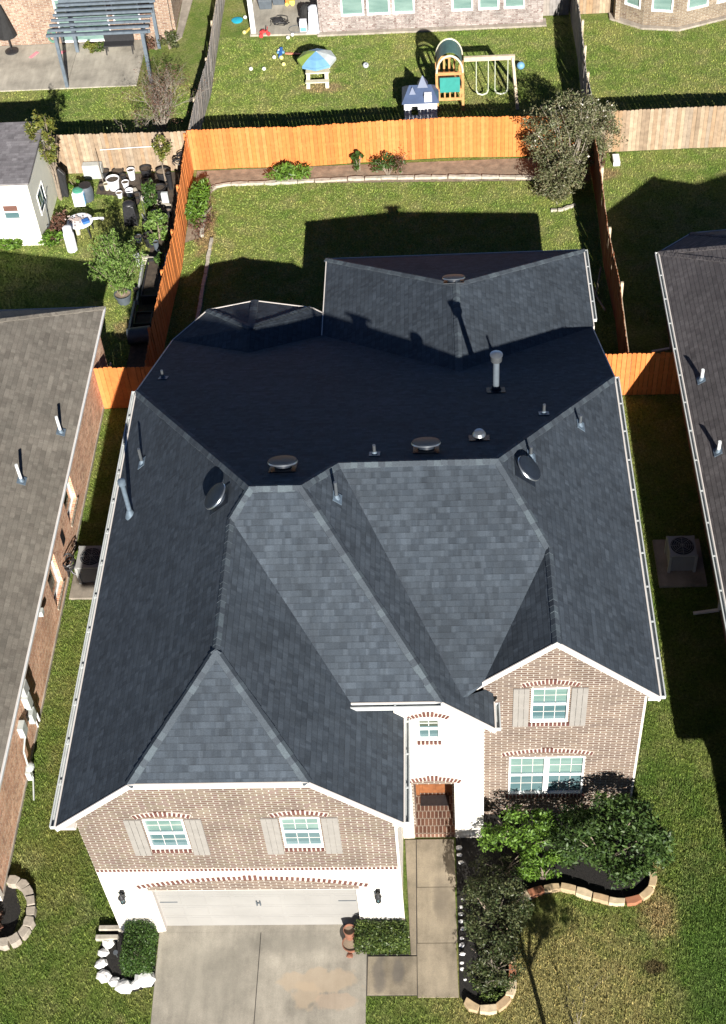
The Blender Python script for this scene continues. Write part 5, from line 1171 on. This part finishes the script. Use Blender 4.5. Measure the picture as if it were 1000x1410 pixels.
shrub('plant', 'pale leaved small tree rising in front of the weathered fence corner', (-2.45,31.1,1.65), (.42,.3,.55), 16, 620, .12, 'leaf_yellow', 'plant', 2, stemh=.1)
shrub('plant', 'green foliage spilling over the middle of the garden bed', (-2.35,27.6,.55), (.45,.75,.6), 24, 1300, .13, 'leaf_bamboo', 'plant', 6)
shrub('plant', 'tall dark green plant left of the concrete block', (-2.75,29.3,.8), (.3,.45,.8), 16, 800, .12, 'leaf_hedge', 'plant', 5)
shrub('plant', 'low green plant at the upper end of the long black planter', (-2.0,25.9,.42), (.3,.35,.25), 10, 500, .12, 'leaf_hedge', 'plant', 3)
q = MB(); 
for i in range(8): a0 = i*.8; q.tube([(-1.9+.2*math.cos(a0+t*.6)+.03*i,31.2+.15*math.sin(a0+t*.6),.9+.04*i+.1*math.sin(t*.5)) for t in range(8)], .022, 5)
tag(q.build('tangled_hose', M['plastic_black']), 'tangled black tubing hung in the corner of the weathered and orange fences', 'hose')
p = at(238,212+20); 
# ================================================================== BACK YARD PLANTS
def clump_plant(label, c, r, n, mat='leaf_yellow', size=.22, k=12, asp=.25, **kw): return shrub('border_plant', label, c, r, k, n, size, mat, 'plant', 5, up=-.3, asp=asp, cr=.38, **kw)
clump_plant('upright green strappy plants in the left corner bed of the back yard', (-1.0,29.3,.42), (.42,1.55,.5), 2600, 'leaf_bright', k=30)
clump_plant('pale reddish stems around the left corner bed plants', (-.85,28.8,.2), (.55,1.8,.22), 900, 'leaf_red', .12, 26)
clump_plant('low spiky green plant left of the middle of the back planting bed', (2.4,31.0,.35), (.95,.35,.4), 1300, 'leaf_bright', .2, 20)
shrub('shrub', 'small dark green round shrub in the back planting bed', (5.05,31.5,.5), (.32,.28,.38), 10, 500, .11, 'leaf_hedge', stems=4)
shrub('shrub', 'sparse dark shrub, partly modelled branch shadows, in the middle of the back bed', (6.2,31.2,.5), (.75,.35,.45), 16, 700, .11, 'leaf_dark', stems=8, shell=.3)  # part of this shape stands in for branch shadows in the bed
bare('reddish bare stems beside the sparse dark shrub', (6.7,31.2,0), .9, .9, 5, 'shrub', levels=2, r0=.014, mat='bark', trunk=.4, leaf=('leaf_red', 5, .07, .08))

t = thing('shrub', 'large olive grey shrub with pale blooms at the right corner of the back yard', 'shrub', (13.2,30.2,0))
p = np.concatenate([clumps((13.2,30.75,1.9),(2.0,1.15,1.65),130,13000,.2,.3), clumps((12.6,29.4,.8),(1.2,1.1,.85),56,6200,.26,.4)]); leaves_np('foliage', p, .12, M['leaf_olive'], t, .1, .32)
fl = clumps((13.1,30.7,1.9),(1.65,1.1,1.6),40,110,.22,.9); leaves_np('blossom', fl, .075, M['flower'], t, .3, .8)
s_ = MB()
for i in range(22):
    a = random.uniform(0,6.28); e = random.uniform(.2,1); top = Vector((13.2+1.6*e*math.cos(a), 30.5+1.1*e*math.sin(a), random.uniform(2.3,3.9)*(1-.25*e))); s_.tube([(13.2,30.3,0), Vector((13.2,30.3,0)).lerp(top,.5)+Vector((random.gauss(0,.1),0,.2)), top], [.035,.014,.005], 5)
s_.build('branches', M['twig'], t)
shrub('shrub', 'reddish twiggy growth at the right foot of the large olive shrub', (14.35,31.1,.7), (.35,.5,.6), 14, 500, .09, 'leaf_red', stems=8)
p = at(849,228); tag(MB().box(p.x-.13,p.y-.05,0,p.x+.13,p.y+.5,.2).build('stone_block', M['toy_white'], bevel=.02), 'white block lying on the right neighbour lawn beside the fence', 'block')
# pipes and roots in the right side passage
q = MB(); q.tube([(13.3,24.5,.05),(13.55,23.2,.12),(13.7,22.2,.4)],.04,8); q.tube([(13.1,22.6,.05),(13.5,23.3,.12),(13.75,24.4,.5)],.03,8); tag(q.build('fallen_branch', M['bark']), 'grey fallen branches lying in the shaded right side passage', 'branch')
# ================================================================== TOP LEFT PATIO
PG = thing('pergola', 'blue grey metal pergola with slatted top over the left patio', 'pergola', (-6,40,0))
Zp = 2.75; px0, px1, py0, py1 = -7.6, -3.95, 38.45, 41.3
zf = aty(90,50,py0).z; Zp = max(2.2, min(2.9, zf))
for x in (px0, px1):
    for y in (py0, py1): MB().box(x-.07,y-.07,.05,x+.07,y+.07,Zp).build('post', M['teal_metal'], PG)
for y in (py0, py1): MB().box(px0-.35,y-.04,Zp,px1+.35,y+.04,Zp+.14).build('beam', M['teal_metal'], PG)
for i in range(9):
    y = py0-.25+i*(py1-py0+.5)/8; MB().box(px0-.3,y-.045,Zp+.145,px1+.3,y+.045,Zp+.24).build('slat', M['teal_metal'], PG)
for x in (px0, px1):
    for y, s_ in ((py0,1),(py1,-1)): MB().beam((x,y+s_*.06,Zp-.6),(x,y+s_*.6,Zp-.02),.06,.06,(1,0,0)).build('brace', M['teal_metal'], PG)
p = at(15,76,.05); um = thing('patio_umbrella', 'closed black patio umbrella on the left patio', 'umbrella', (p.x,p.y+.3,.05)); MB().tube([(p.x,p.y+.3,.05),(p.x-.1,p.y+.35,2.9)],.03,8).build('pole', M['black'], um)
q = MB(); q.lathe((p.x-.03,p.y+.32,.75),[(.12,0),(.42,.05),(.36,.3),(.2,.9),(.04,1.5)],11); 
for i in range(11):
    pass
q.build('folded_canopy', M['canvas_black'], um); MB().lathe((p.x,p.y+.3,.05),[(.3,0),(.3,.06),(.06,.1)],16).build('base', M['black'], um)
p = at(69,70,.3); hr = thing('hose_reel', 'coiled green garden hose hung on the peach brick wall', 'hose', (p.x,41.9,.3)); q = MB()
for i in range(4): rr = .26-.03*i; q.tube([(p.x+rr*.75*math.cos(a),41.86-.02*i,.55+rr*1.25*math.sin(a)) for a in [2*math.pi*j/20 for j in range(21)]],.022,6,cap=False)
q.build('hose_loops', M['hose_green'], hr); MB().box(p.x-.05,41.84,.7,p.x+.05,41.99,.85).build('hook', M['black'], hr)
for lab, a, b in (('pink towel lying by the hose on the left patio',(42,80),(52,72)),('small pink towel lying near the left pergola post',(83,74),(90,70))):
    u = at(*a,.05); v = at(*b,.05); tag(MB().beam(u+Vector((0,0,.02)), v+Vector((0,0,.02)), .16, .02).build('towel', M['chalk']), lab, 'towel')
q = MB(); p = at(138,76,.05)
bn = thing('patio_bench', 'dark metal bench under the pergola against the brick wall', 'bench', (-5.7,41.0,.05)); MB().box(-6.3,40.85,.45,-5.0,41.25,.5).build('seat', M['black'], bn); MB().box(-6.3,41.25,.5,-5.0,41.29,.95).build('backrest', M['black'], bn)
for x in (-6.25,-5.09):
    for y in (40.87,41.2): MB().box(x,y,.05,x+.04,y+.04,.449).build('leg', M['black'], bn)
for i, (x, lab, m_, s_) in enumerate(((-7.0,'low yellow green plant under the left of the pergola','leaf_yellow',.3),(-6.55,'low green plant under the pergola beside the bench','leaf_hedge2',.28),(-4.1,'dark reddish shrub at the right end of the left patio','leaf_red',.45),(-3.5,'dark shrub by the corner of the peach brick house','leaf_dry',.5))):
    shrub('plant', lab, (x,41.3,s_*.8), (s_*1.2,.3,s_), 12, 420, .11, m_, 'plant', 4)
b = at(215,160); bare('leafless crape myrtle with many pale stems between patio and fence', (-3.0,34.3,0), 2.7, .7, 9, 'tree', 'crape_myrtle', 'twig', 5, .04, ('leaf_red', 2, .06, .12), .38)
bare('smaller leafless pale shrub left of the crape myrtle', (-3.9,34.0,0), 1.7, .8, 5, 'shrub', 'bare_shrub', 'twig', 3, .018, ('leaf_hedge2', 2, .07, .12), .4)
shrub('shrub', 'green leafy shrub at the foot of the leafless crape myrtle', (-3.2,33.0,.7), (.5,.4,.7), 14, 700, .11, 'leaf_bright')

# ================================================================== TOY LAWN
# patio things
def crate(label, px, py, w, d, h, mat, z=.08, lid=True, name='storage_bin', cat='bin'):
    p = at(px, py, z); t = thing(name, label, cat, (p.x,p.y+d/2,z)); q = MB(); q.obox((p.x,p.y+d/2,z+h/2),(w,d,h),None,-.12); q.build('bin_body', M[mat], t, bevel=.02)
    MB().box(p.x-w*.58,p.y-.03,z+h+.001,p.x+w*.58,p.y+d+.03,z+h+.05).build('lid', M[mat], t, bevel=.015); return t
crate('slate grey storage bin at the left on the toy patio', 366, 13, .55, .4, .42, 'grey_bin'); crate('slate grey storage bin right of the other slate bin on the toy patio', 384, 7, .5, .4, .42, 'grey_bin')
p = at(399,8,.08); t = thing('toy_truck', 'orange and yellow toy truck on the patio beside the slate bins', 'toy', (p.x,p.y,.08)); MB().obox((p.x-.02,p.y+.15,.28),(.32,.28,.22)).build('cab', M['orange'], t, bevel=.03); MB().obox((p.x+.12,p.y+.05,.24),(.26,.2,.16)).build('bucket', M['yellow'], t, bevel=.03)
for sx in (-.12,.14): MB().tube([(p.x+sx,p.y-.02,.16),(p.x+sx,p.y+.3,.16)],.08,12).build('wheel', M['yellow'], t)
p = at(430,46,.08); q = MB(); q.prism([(p.x-.25,p.y,.08),(p.x+.3,p.y-.05,.08),(p.x+.42,p.y+.4,.08),(p.x-.1,p.y+.55,.08)],(0,0,.02)); q.obox((p.x+.08,p.y+.55,.5),(.5,.5,.85),Matrix.Rotation(.1,3,'X'),.25); q.ell((p.x+.1,p.y+.55,.95),(.26,.25,.16),10,6,.06)
tag(q.build('covered_grill', M['fabric_white'], smooth='auto'), 'grill under a crumpled white cover on the toy patio', 'grill')
q = MB(); q.ell((p.x-.25,p.y+.95,.5),(.3,.25,.45),10,7,.1); tag(q.build('black_bag', M['canvas_black']), 'black bag behind the covered grill', 'bag')
p = at(418,46,.08); t = thing('cooler', 'white cooler with a blue label panel in front of the covered grill', 'cooler', (p.x,p.y,.08)); MB().obox((p.x,p.y+.25,.33),(.32,.3,.5)).build('cooler_body', M['toy_white'], t, bevel=.03); MB().box(p.x-.13,p.y+.09,.12,p.x+.13,p.y+.098,.3).build('side_panel', M['toy_blue'], t)
p = at(384,36,.09); q = MB()
for i in range(9): a0 = random.uniform(0,6); rx_ = random.uniform(.12,.42); q.tube([(p.x+random.uniform(-.1,.1)+rx_*math.cos(a0+j*.45),p.y+.25+rx_*.8*math.sin(a0+j*.45),.1+.02*i+.04*math.sin(j)) for j in range(12)],.013,5)
q.obox((p.x-.05,p.y+.35,.2),(.45,.12,.12),Matrix.Rotation(.5,3,'Z')); q.obox((p.x+.2,p.y+.15,.16),(.35,.08,.08),Matrix.Rotation(-.5,3,'Z')); tag(q.build('cable_heap', M['plastic_black']), 'heap of black tools and coiled cable on the toy patio', 'cable')
p = at(408,40,.09); tag(MB().tube([(p.x+.33*math.cos(a),p.y+.3*math.sin(a),.1) for a in [2*math.pi*j/28 for j in range(29)]],.012,5,cap=False).build('hoop', M['grey_bin']), 'thin grey hoop lying on the toy patio', 'hoop')
p = at(365,50,.09); t = thing('toy_tricycle', 'small red toy tricycle at the edge of the toy patio', 'toy', (p.x,p.y,.08)); MB().beam((p.x-.15,p.y+.05,.25),(p.x+.15,p.y+.05,.3),.06,.06).build('frame', M['red'], t); MB().obox((p.x-.05,p.y+.05,.33),(.16,.14,.04)).build('seat', M['red'], t); MB().beam((p.x+.13,p.y-.12,.42),(p.x+.13,p.y+.22,.42),.03,.03).build('handlebar', M['red'], t)
for x, y in ((-.15,-.1),(-.15,.2),(.16,.05)): MB().tube([(p.x+x,p.y+y-.02,.17),(p.x+x,p.y+y+.02,.17)],.09,12).build('wheel', M['red'], t)
# balls
for i, (px, py, m_) in enumerate(((346,97,'w'),(364,97,'w'),(378,81,'w'),(385,72,'w'),(397,54,'w'),(338,26,'w'),(403,50,'w'))):
    p = at(px, py); tag(MB().ell((p.x,p.y,.08),(.085,.085,.08),12,8).build('ball', M['ball_white'], smooth=True), 'small white play ball on the toy strewn lawn', 'ball', 'white play balls')
for i, (px, py) in enumerate(((388,82),(391,91),(337,47))):
    p = at(px, py); tag(MB().ell((p.x,p.y,.09),(.095,.095,.09),12,8).build('ball', M['ball_yellow'], smooth=True), 'small yellow play ball on the toy strewn lawn', 'ball', 'yellow play balls')
p = at(327,29); tag(MB().lathe((p.x,p.y,.01),[(.24,0),(.26,.05),(.2,.07)],22).build('frisbee', M['cyan'], smooth='auto'), 'bright cyan disc on the grass at the left edge of the toy lawn', 'frisbee')
p = at(341,44); tag(MB().beam((p.x-.1,p.y-.2,.05),(p.x+.1,p.y+.25,.05),.07,.06).build('toy_bat', M['yellow']), 'yellow toy bat on the grass left of the toy patio', 'toy')
p = at(387,76); t = thing('toy_plane', 'blue toy mallet lying on the toy lawn', 'toy', (p.x,p.y,0)); MB().beam((p.x,p.y-.35,.1),(p.x,p.y+.4,.1),.14,.14).build('body', M['blue'], t, bevel=.03); MB().beam((p.x-.16,p.y+.05,.12),(p.x+.16,p.y+.05,.12),.1,.08).build('grip', M['toy_blue'], t)
tag(MB().beam((p.x+.2,p.y+.05,.05),(p.x+.85,p.y-.06,.05),.08,.05).build('toy_sword', M['salmon']), 'salmon pink toy stick lying beside the blue toy mallet', 'toy')
p = at(504,93); t = thing('football', 'small pale and dark ball alone on the middle of the toy lawn', 'ball', (p.x,p.y,0)); MB().ell((p.x,p.y,.11),(.13,.13,.12),12,8).build('ball_body', M['toy_pale'], t, smooth=True); MB().obox((p.x+.02,p.y-.05,.19),(.1,.1,.05)).build('dark_panel', M['grey_bin'], t, bevel=.015)
p = at(717,95); tag(MB().ell((p.x,p.y,.16),(.17,.17,.16),16,10).build('ball', M['toy_blue'], smooth=True), 'large light blue ball on the grass right of the swing frame', 'ball')
# picnic table with umbrella
b = at(438,121); PT = thing('picnic_table', 'beige plastic childrens picnic table on the toy lawn', 'picnic table', (b.x,b.y+.55,0)); cx, cy = b.x, b.y+.55
MB().box(cx-.5,cy-.32,.5,cx+.5,cy+.32,.56).build('tabletop', M['toy_beige'], PT, bevel=.03)
for s_ in (-1,1): MB().box(cx-.5,cy+s_*.55-.13,.28,cx+.5,cy+s_*.55+.13,.33).build('bench_seat', M['toy_beige'], PT, bevel=.02)
for s_ in (-1,1):
    q = MB(); q.beam((cx+s_*.4,cy-.62,.0),(cx+s_*.38,cy-.25,.5),.16,.08); q.beam((cx+s_*.4,cy+.62,.0),(cx+s_*.38,cy+.25,.5),.16,.08); q.box(cx+s_*.4-.05,cy-.6,.2,cx+s_*.4+.05,cy+.6,.28); q.build('leg', M['toy_beige'], PT, bevel=.015)
UB = thing('parasol', 'childrens parasol with blue, pale grey and lime panels over the picnic table', 'umbrella', (cx,cy,.5)); MB().tube([(cx,cy,.3),(cx+.03,cy+.05,1.35)],.025,8).build('pole', M['toy_pale'], UB)
UC = Vector((cx+.0,cy+.05,1.35)); nU = 8
segs = {}
for i in range(nU):
    a0 = 2*math.pi*i/nU; a1 = 2*math.pi*(i+1)/nU; am = math.degrees((a0+a1)/2) % 360
    mname = 'toy_blue' if 246 <= am < 315+1 else ('toy_green' if 135 <= am < 246 else ('toy_pale' if am > 315 or am < 46 else 'toy_blue'))
    segs.setdefault((mname, i), MB())
    A = UC+Vector((.82*math.cos(a0),.82*math.sin(a0),-.34)); Bv = UC+Vector((.82*math.cos(a1),.82*math.sin(a1),-.34)); A2 = UC+Vector((.5*math.cos(a0),.5*math.sin(a0),-.16)); B2 = UC+Vector((.5*math.cos(a1),.5*math.sin(a1),-.16))
    s_ = segs[(mname, i)]; s_.prism([UC,A2,B2],(0,0,-.012)); s_.prism([A2,A,Bv,B2],(0,0,-.012)); s_.prism([A,A+Vector((0,0,-.1)),Bv+Vector((0,0,-.1)),Bv],(0,.01,0))
    s_.build('canopy_panel', M[mname], UB)
# playhouse
b0_ = at(556,161); bx = (at(556,160).x, at(604,160).x); y0_ = 34.6
PH = thing('playhouse', 'white toy playhouse with a navy blue hipped roof against the fence', 'playhouse', ((bx[0]+bx[1])/2,35,0)); x0, x1 = bx[0]+.05, bx[1]-.05; yb = 35.6; hw = 1.0
w = MB(); wall(w,(x0,y0_,0),(1,0,0),(0,.08,0),0,x1-x0,0,hw,holes=[(.28,.55,.35,.8)]); w.box(x0,yb,0,x1,yb+.08,hw); w.box(x0,y0_+.08,0,x0+.08,yb,hw); w.box(x1-.08,y0_+.08,0,x1,yb,hw); w.build('wall', M['toy_white'], PH)
c = [Vector((x0-.08,y0_-.08,hw)),Vector((x1+.08,y0_-.08,hw)),Vector((x1+.08,yb+.16,hw)),Vector((x0-.08,yb+.16,hw))]; m0 = Vector((x0+.22,35.15,hw+.42)); m1 = Vector((x1-.22,35.15,hw+.42))
roof_mesh([[c[0],c[1],m1,m0],[c[1],c[2],m1],[c[2],c[3],m0,m1],[c[3],c[0],m0]],.05).build('roof', M['blue_roof'], PH)
q = MB(); q.lathe(((x0+x1)/2+.1,35.25,hw+.35),[(.3,0),(.02,.42)],4,Matrix.Rotation(R(45),3,'Z')); q.lathe((x0+.35,34.95,hw+.15),[(.22,0),(.02,.3)],4,Matrix.Rotation(R(45),3,'Z')); q.build('gable_peak', M['blue_roof'], PH)
MB().box(x1-.5,y0_-.06,hw-.08,x1-.2,y0_+.2,hw+.3).build('chimney', M['toy_white'], PH)
q = MB(); 
for i in range(10): x = x0+i*(x1-x0)/9; q.box(x-.03,y0_-.2,0,x+.03,y0_-.17,.38)
q.box(x0-.02,y0_-.168,.12,x1+.02,y0_-.15,.18); q.build('picket_front', M['toy_white'], PH)
# play set
S = thing('play_set', 'golden cedar play tower with arched green canopy, teal panel and timber swing beam', 'play set', (8.6,36,0))
tx0, tx1, ty0, ty1 = at(601,155).x+.05, at(638,155).x, 35.45, 36.7
zt = 1.75
for x in (tx0,tx1):
    for y in (ty0,ty1): MB().box(x-.05,y-.05,0,x+.05,y+.05,zt).build('post', M['cedar_play'], S)
MB().box(tx0-.04,ty0-.04,.95,tx1+.04,ty1+.04,1.02).build('deck', M['cedar_play'], S)
for y in (ty0,ty1): MB().box(tx0+.05,y-.02,1.62,tx1-.05,y+.02,1.74).build('rail', M['cedar_play'], S)
MB().box(tx0+.05,ty0-.05,.5,tx1-.05,ty0-.01,.62).build('rail', M['cedar_play'], S); MB().box(tx0-.02,ty0+.05,1.62,tx0+.02,ty1-.05,1.74).build('rail', M['cedar_play'], S); MB().box(tx1-.02,ty0+.05,1.62,tx1+.02,ty1-.05,1.74).build('rail', M['cedar_play'], S)
MB().box(tx0+.12,ty0-.09,.9,tx1-.12,ty0-.055,1.55).build('panel', M['tarp_teal'], S)
q = MB()
for i in range(5): x = tx0+.1+i*(tx1-tx0-.2)/4; q.box(x-.04,ty1-.02,1.02,x+.04,ty1+.02,1.62); q.box(x-.03,ty0-.052,.62,x+.03,ty0-.03,.94)
q.build('balusters', M['cedar_play'], S)
cxp, rw = (tx0+tx1)/2, (tx1-tx0)/2; q = MB(); A_ = [math.pi*j/14 for j in range(15)]
for j in range(14):
    p0 = (cxp+rw*math.cos(A_[j]), zt+.62*math.sin(A_[j])*1.15); p1 = (cxp+rw*math.cos(A_[j+1]), zt+.62*math.sin(A_[j+1])*1.15)
    q.hexa([(p0[0],ty0+.25,p0[1]),(p0[0],ty1,p0[1]),(p1[0],ty1,p1[1]),(p1[0],ty0+.25,p1[1]),(p0[0],ty0+.25,p0[1]+.012),(p0[0],ty1,p0[1]+.012),(p1[0],ty1,p1[1]+.012),(p1[0],ty0+.25,p1[1]+.012)])
q.build('canopy', M['tarp_green'], S)
for y in (ty0-.02,ty1+.02): MB().tube([(cxp+rw*math.cos(a),y,zt-.02+.74*math.sin(a)) for a in A_],.045,8).build('hoop', M['toy_beige'], S)
SW = S; bz = 1.95; ex_ = at(704,150).x+.15
MB().box(tx1+.06,36.0,bz-.1,ex_,36.12,bz+.08).build('swing_beam', M['timber'], SW)
MB().beam((ex_-.1,36.0,bz),(ex_+.1,35.35,0),.11,.11).build('swing_post', M['timber'], SW); MB().beam((ex_-.1,36.12,bz),(ex_+.1,37.2,0),.11,.11).build('swing_post', M['timber'], SW)
for i, (xa, xb2) in enumerate(((at(646,110).x,at(662,110).x),(at(671,110).x,at(688,110).x))):
    sw = thing('swing', ['swing nearest the play tower hanging from the timber beam','outer swing near the end post hanging from the timber beam'][i], 'swing', ((xa+xb2)/2,36.05,.4), 'swings on the timber beam')
    xa2, xb3 = xa+.25, xb2+.25
    MB().tube([(xa2,36.06,bz-.1),(xa2,36.06,.5)],.02,6).build('chain', M['chain'], sw); MB().tube([(xb3,36.06,bz-.1),(xb3,36.06,.5)],.02,6).build('chain', M['chain'], sw)
    MB().tube([(xa2,36.06,.5),(xa2+.06,36.06,.36),((xa2+xb3)/2,36.06,.29),(xb3-.06,36.06,.36),(xb3,36.06,.5)],.035,8).build('seat', M['chain'], sw)

# left neighbour front bed
for lab, c, r, n, m_ in (('dark leafy shrub inside the curved block bed of the left neighbour',(-3.9,.6,.4),(.8,.6,.45),1800,'leaf_hedge'),('bright green low plants at the lower rim of the left neighbour bed',(-3.5,-.35,.15),(.7,.3,.18),1000,'leaf_bright'),('reddish plant in the middle of the left neighbour bed',(-3.2,.2,.2),(.35,.35,.2),350,'leaf_red')):
    shrub('plant', lab, c, r, 16, n, .085, m_, 'plant', 4)
# small solar light in the corner bed
p = at(162,1318); q = MB(); q.tube([(p.x,p.y,0),(p.x,p.y,.22)],.012,6); q.lathe((p.x,p.y,.2),[(.03,0),(.06,.04),(.06,.07)],14); tag(q.build('path_light', M['metal']), 'small round path light in the mulch left of the box hedge', 'path light')
# ================================================================== GRASS
def pin(P, x, y):
    ins = np.zeros(len(x), bool); n = len(P); j = n-1
    for i in range(n):
        xi, yi = P[i][0], P[i][1]; xj, yj = P[j][0], P[j][1]
        c = ((yi > y) != (yj > y)) & (x < (xj-xi)*(y-yi)/(yj-yi+1e-12)+xi); ins ^= c; j = i
    return ins
def grass(areas, dens, h, wd, name, label):
    xs = []; ys = []
    for (x0,y0,x1,y1,f) in areas:
        n = int((x1-x0)*(y1-y0)*dens*f); xs.append(RNG.uniform(x0,x1,n)); ys.append(RNG.uniform(y0,y1,n))
    x = np.concatenate(xs); y = np.concatenate(ys); keep = np.ones(len(x), bool)
    for P in EXCL: keep &= ~pin(P, x, y)
    x = x[keep]; y = y[keep]; n = len(x); print('grass', n)
    a = RNG.uniform(0, 2*math.pi, n); H_ = h*RNG.uniform(.5,1.4,n); ln = RNG.normal(0,.5,(n,2))*H_[:,None]; dx = np.cos(a)*wd/2*RNG.uniform(.7,1.4,n); dy = np.sin(a)*wd/2
    V_ = np.zeros((n,3,3), np.float32); V_[:,0,0] = x-dx; V_[:,0,1] = y-dy; V_[:,1,0] = x+dx; V_[:,1,1] = y+dy; V_[:,2,0] = x+ln[:,0]; V_[:,2,1] = y+ln[:,1]; V_[:,2,2] = H_
    me = bpy.data.meshes.new(name); me.vertices.add(3*n); me.vertices.foreach_set('co', V_.ravel()); me.loops.add(3*n); me.loops.foreach_set('vertex_index', np.arange(3*n, dtype=np.int32))
    me.polygons.add(n); me.polygons.foreach_set('loop_start', np.arange(0,3*n,3,dtype=np.int32)); me.polygons.foreach_set('loop_total', np.full(n,3,dtype=np.int32)); me.update(calc_edges=True); me.materials.append(M['blade'])
    o = bpy.data.objects.new(name, me); COL.objects.link(o); return tag(o, label, 'grass', kind='stuff')
bx2 = lambda x0,y0,x1,y1: [(x0,y0),(x1,y0),(x1,y1),(x0,y1)]
EXCL = [bx2(0,0,6.85,18.4), bx2(6.8,2.5,12.5,22), bx2(-15,1,-3.28,20.1), bx2(15.75,-6,40,21.8), [(.93,0),(6,0),(6,-8),(.99,-8)], bx2(5.98,-1.66,8.2,2.6), bx2(6.85,-.62,7.2,2.5),
        [(8.17,-1.5),*[(p.x,p.y) for p in EDGE],(13.05,2.2),(12.6,3.2),(8.17,3.2)], [(p.x,p.y) for p in [at(*q) for q in ((165,1272),(142,1288),(137,1310),(142,1340),(160,1360),(185,1366),(213,1358),(217,1290))]]+[(.9,0),(0,0)],
        [(-1.35,32.2),(13.9,32.2),(13.9,30.2),(12.5,30.35),(3,30.8),(-.3,30.8),(-.8,30.2),(-.75,27.6),(-1.35,27.3)], bx2(-2.65,19.5,-1.4,32), [(-5.2,32),(-2.6,32),(-2.6,29.7),(-3.6,30.3),(-5.2,30.6)],
        [(-8,1.3),(-3.25,1.3),(-2.85,1.2),(-2.6,.6),(-2.7,-.2),(-3.2,-.75),(-4.0,-.85),(-8,-.85)], bx2(-14,38.35,-4.6,42.2), bx2(-.1,41.7,13,46), bx2(-11,27.5,-6.7,31), bx2(-3,10.4,-1.6,12.3), bx2(14.15,10.4,15.6,12.2), [(15.9,42.5),(17,41.2),(18.6,40.9),(20.8,41.7),(22,43)]]
grass([(-4.5,-4.2,0,12,1),(0,-4.2,8,0,1),(8,-4.2,16.5,4,1),(12.5,0,15.75,18.4,.8),(-3.3,12,0,18.5,.7)], 1100, .06, .016, 'front_grass', 'short green and yellowing lawn grass around the front and sides of the house')
grass([(-12,19.5,-1.5,32,.7),(-1.4,18.6,14,31,.8),(14,21.8,22,32,.6),(-13,32,-1.6,38.4,.7),(-1.3,32.1,14,42,.8),(14.1,32.1,23,42,.6)], 480, .06, .026, 'back_grass', 'mown green lawn grass of the back yards')

# ================================================================== LIGHT, SKY, CAMERA
L = Vector((-.44, 2.12, -1)).normalized()      # direction the sunlight travels
sun = bpy.data.lights.new('sun', 'SUN'); sun.energy = 5.0; sun.angle = R(.5); sun.color = (1, .95, .88)
so = bpy.data.objects.new('sun', sun); COL.objects.link(so); so.rotation_euler = L.to_track_quat('-Z', 'Y').to_euler(); so.location = (20,-20,40)
wd = bpy.data.worlds.new('World'); scn.world = wd; wd.use_nodes = True; nt = wd.node_tree
sky = nt.nodes.new('ShaderNodeTexSky'); sky.sky_type = 'NISHITA'; sky.sun_disc = False
d = -L; sky.sun_elevation = math.asin(d.z); sky.sun_rotation = math.atan2(d.x, d.y); sky.air_density = .35; sky.dust_density = 0; sky.ozone_density = 4.0; sky.altitude = 300
bg = nt.nodes['Background']; bg.inputs['Strength'].default_value = .05; nt.links.new(sky.outputs[0], bg.inputs['Color'])
cam = bpy.data.cameras.new('camera'); co = bpy.data.objects.new('camera', cam); COL.objects.link(co)
cam.sensor_fit = 'VERTICAL'; cam.sensor_height = 36; cam.sensor_width = 36; cam.lens = FPX/1410*36; cam.clip_end = 500
Mx = Matrix((RGT, UPV, -FWD)).transposed().to_4x4(); Mx.translation = CAM; co.matrix_world = Mx
scn.camera = co
scn.view_settings.view_transform = 'Standard'; scn.view_settings.look = 'None'; scn.view_settings.exposure = 1.25; scn.view_settings.gamma = 1
scn.render.resolution_x = 726; scn.render.resolution_y = 1024
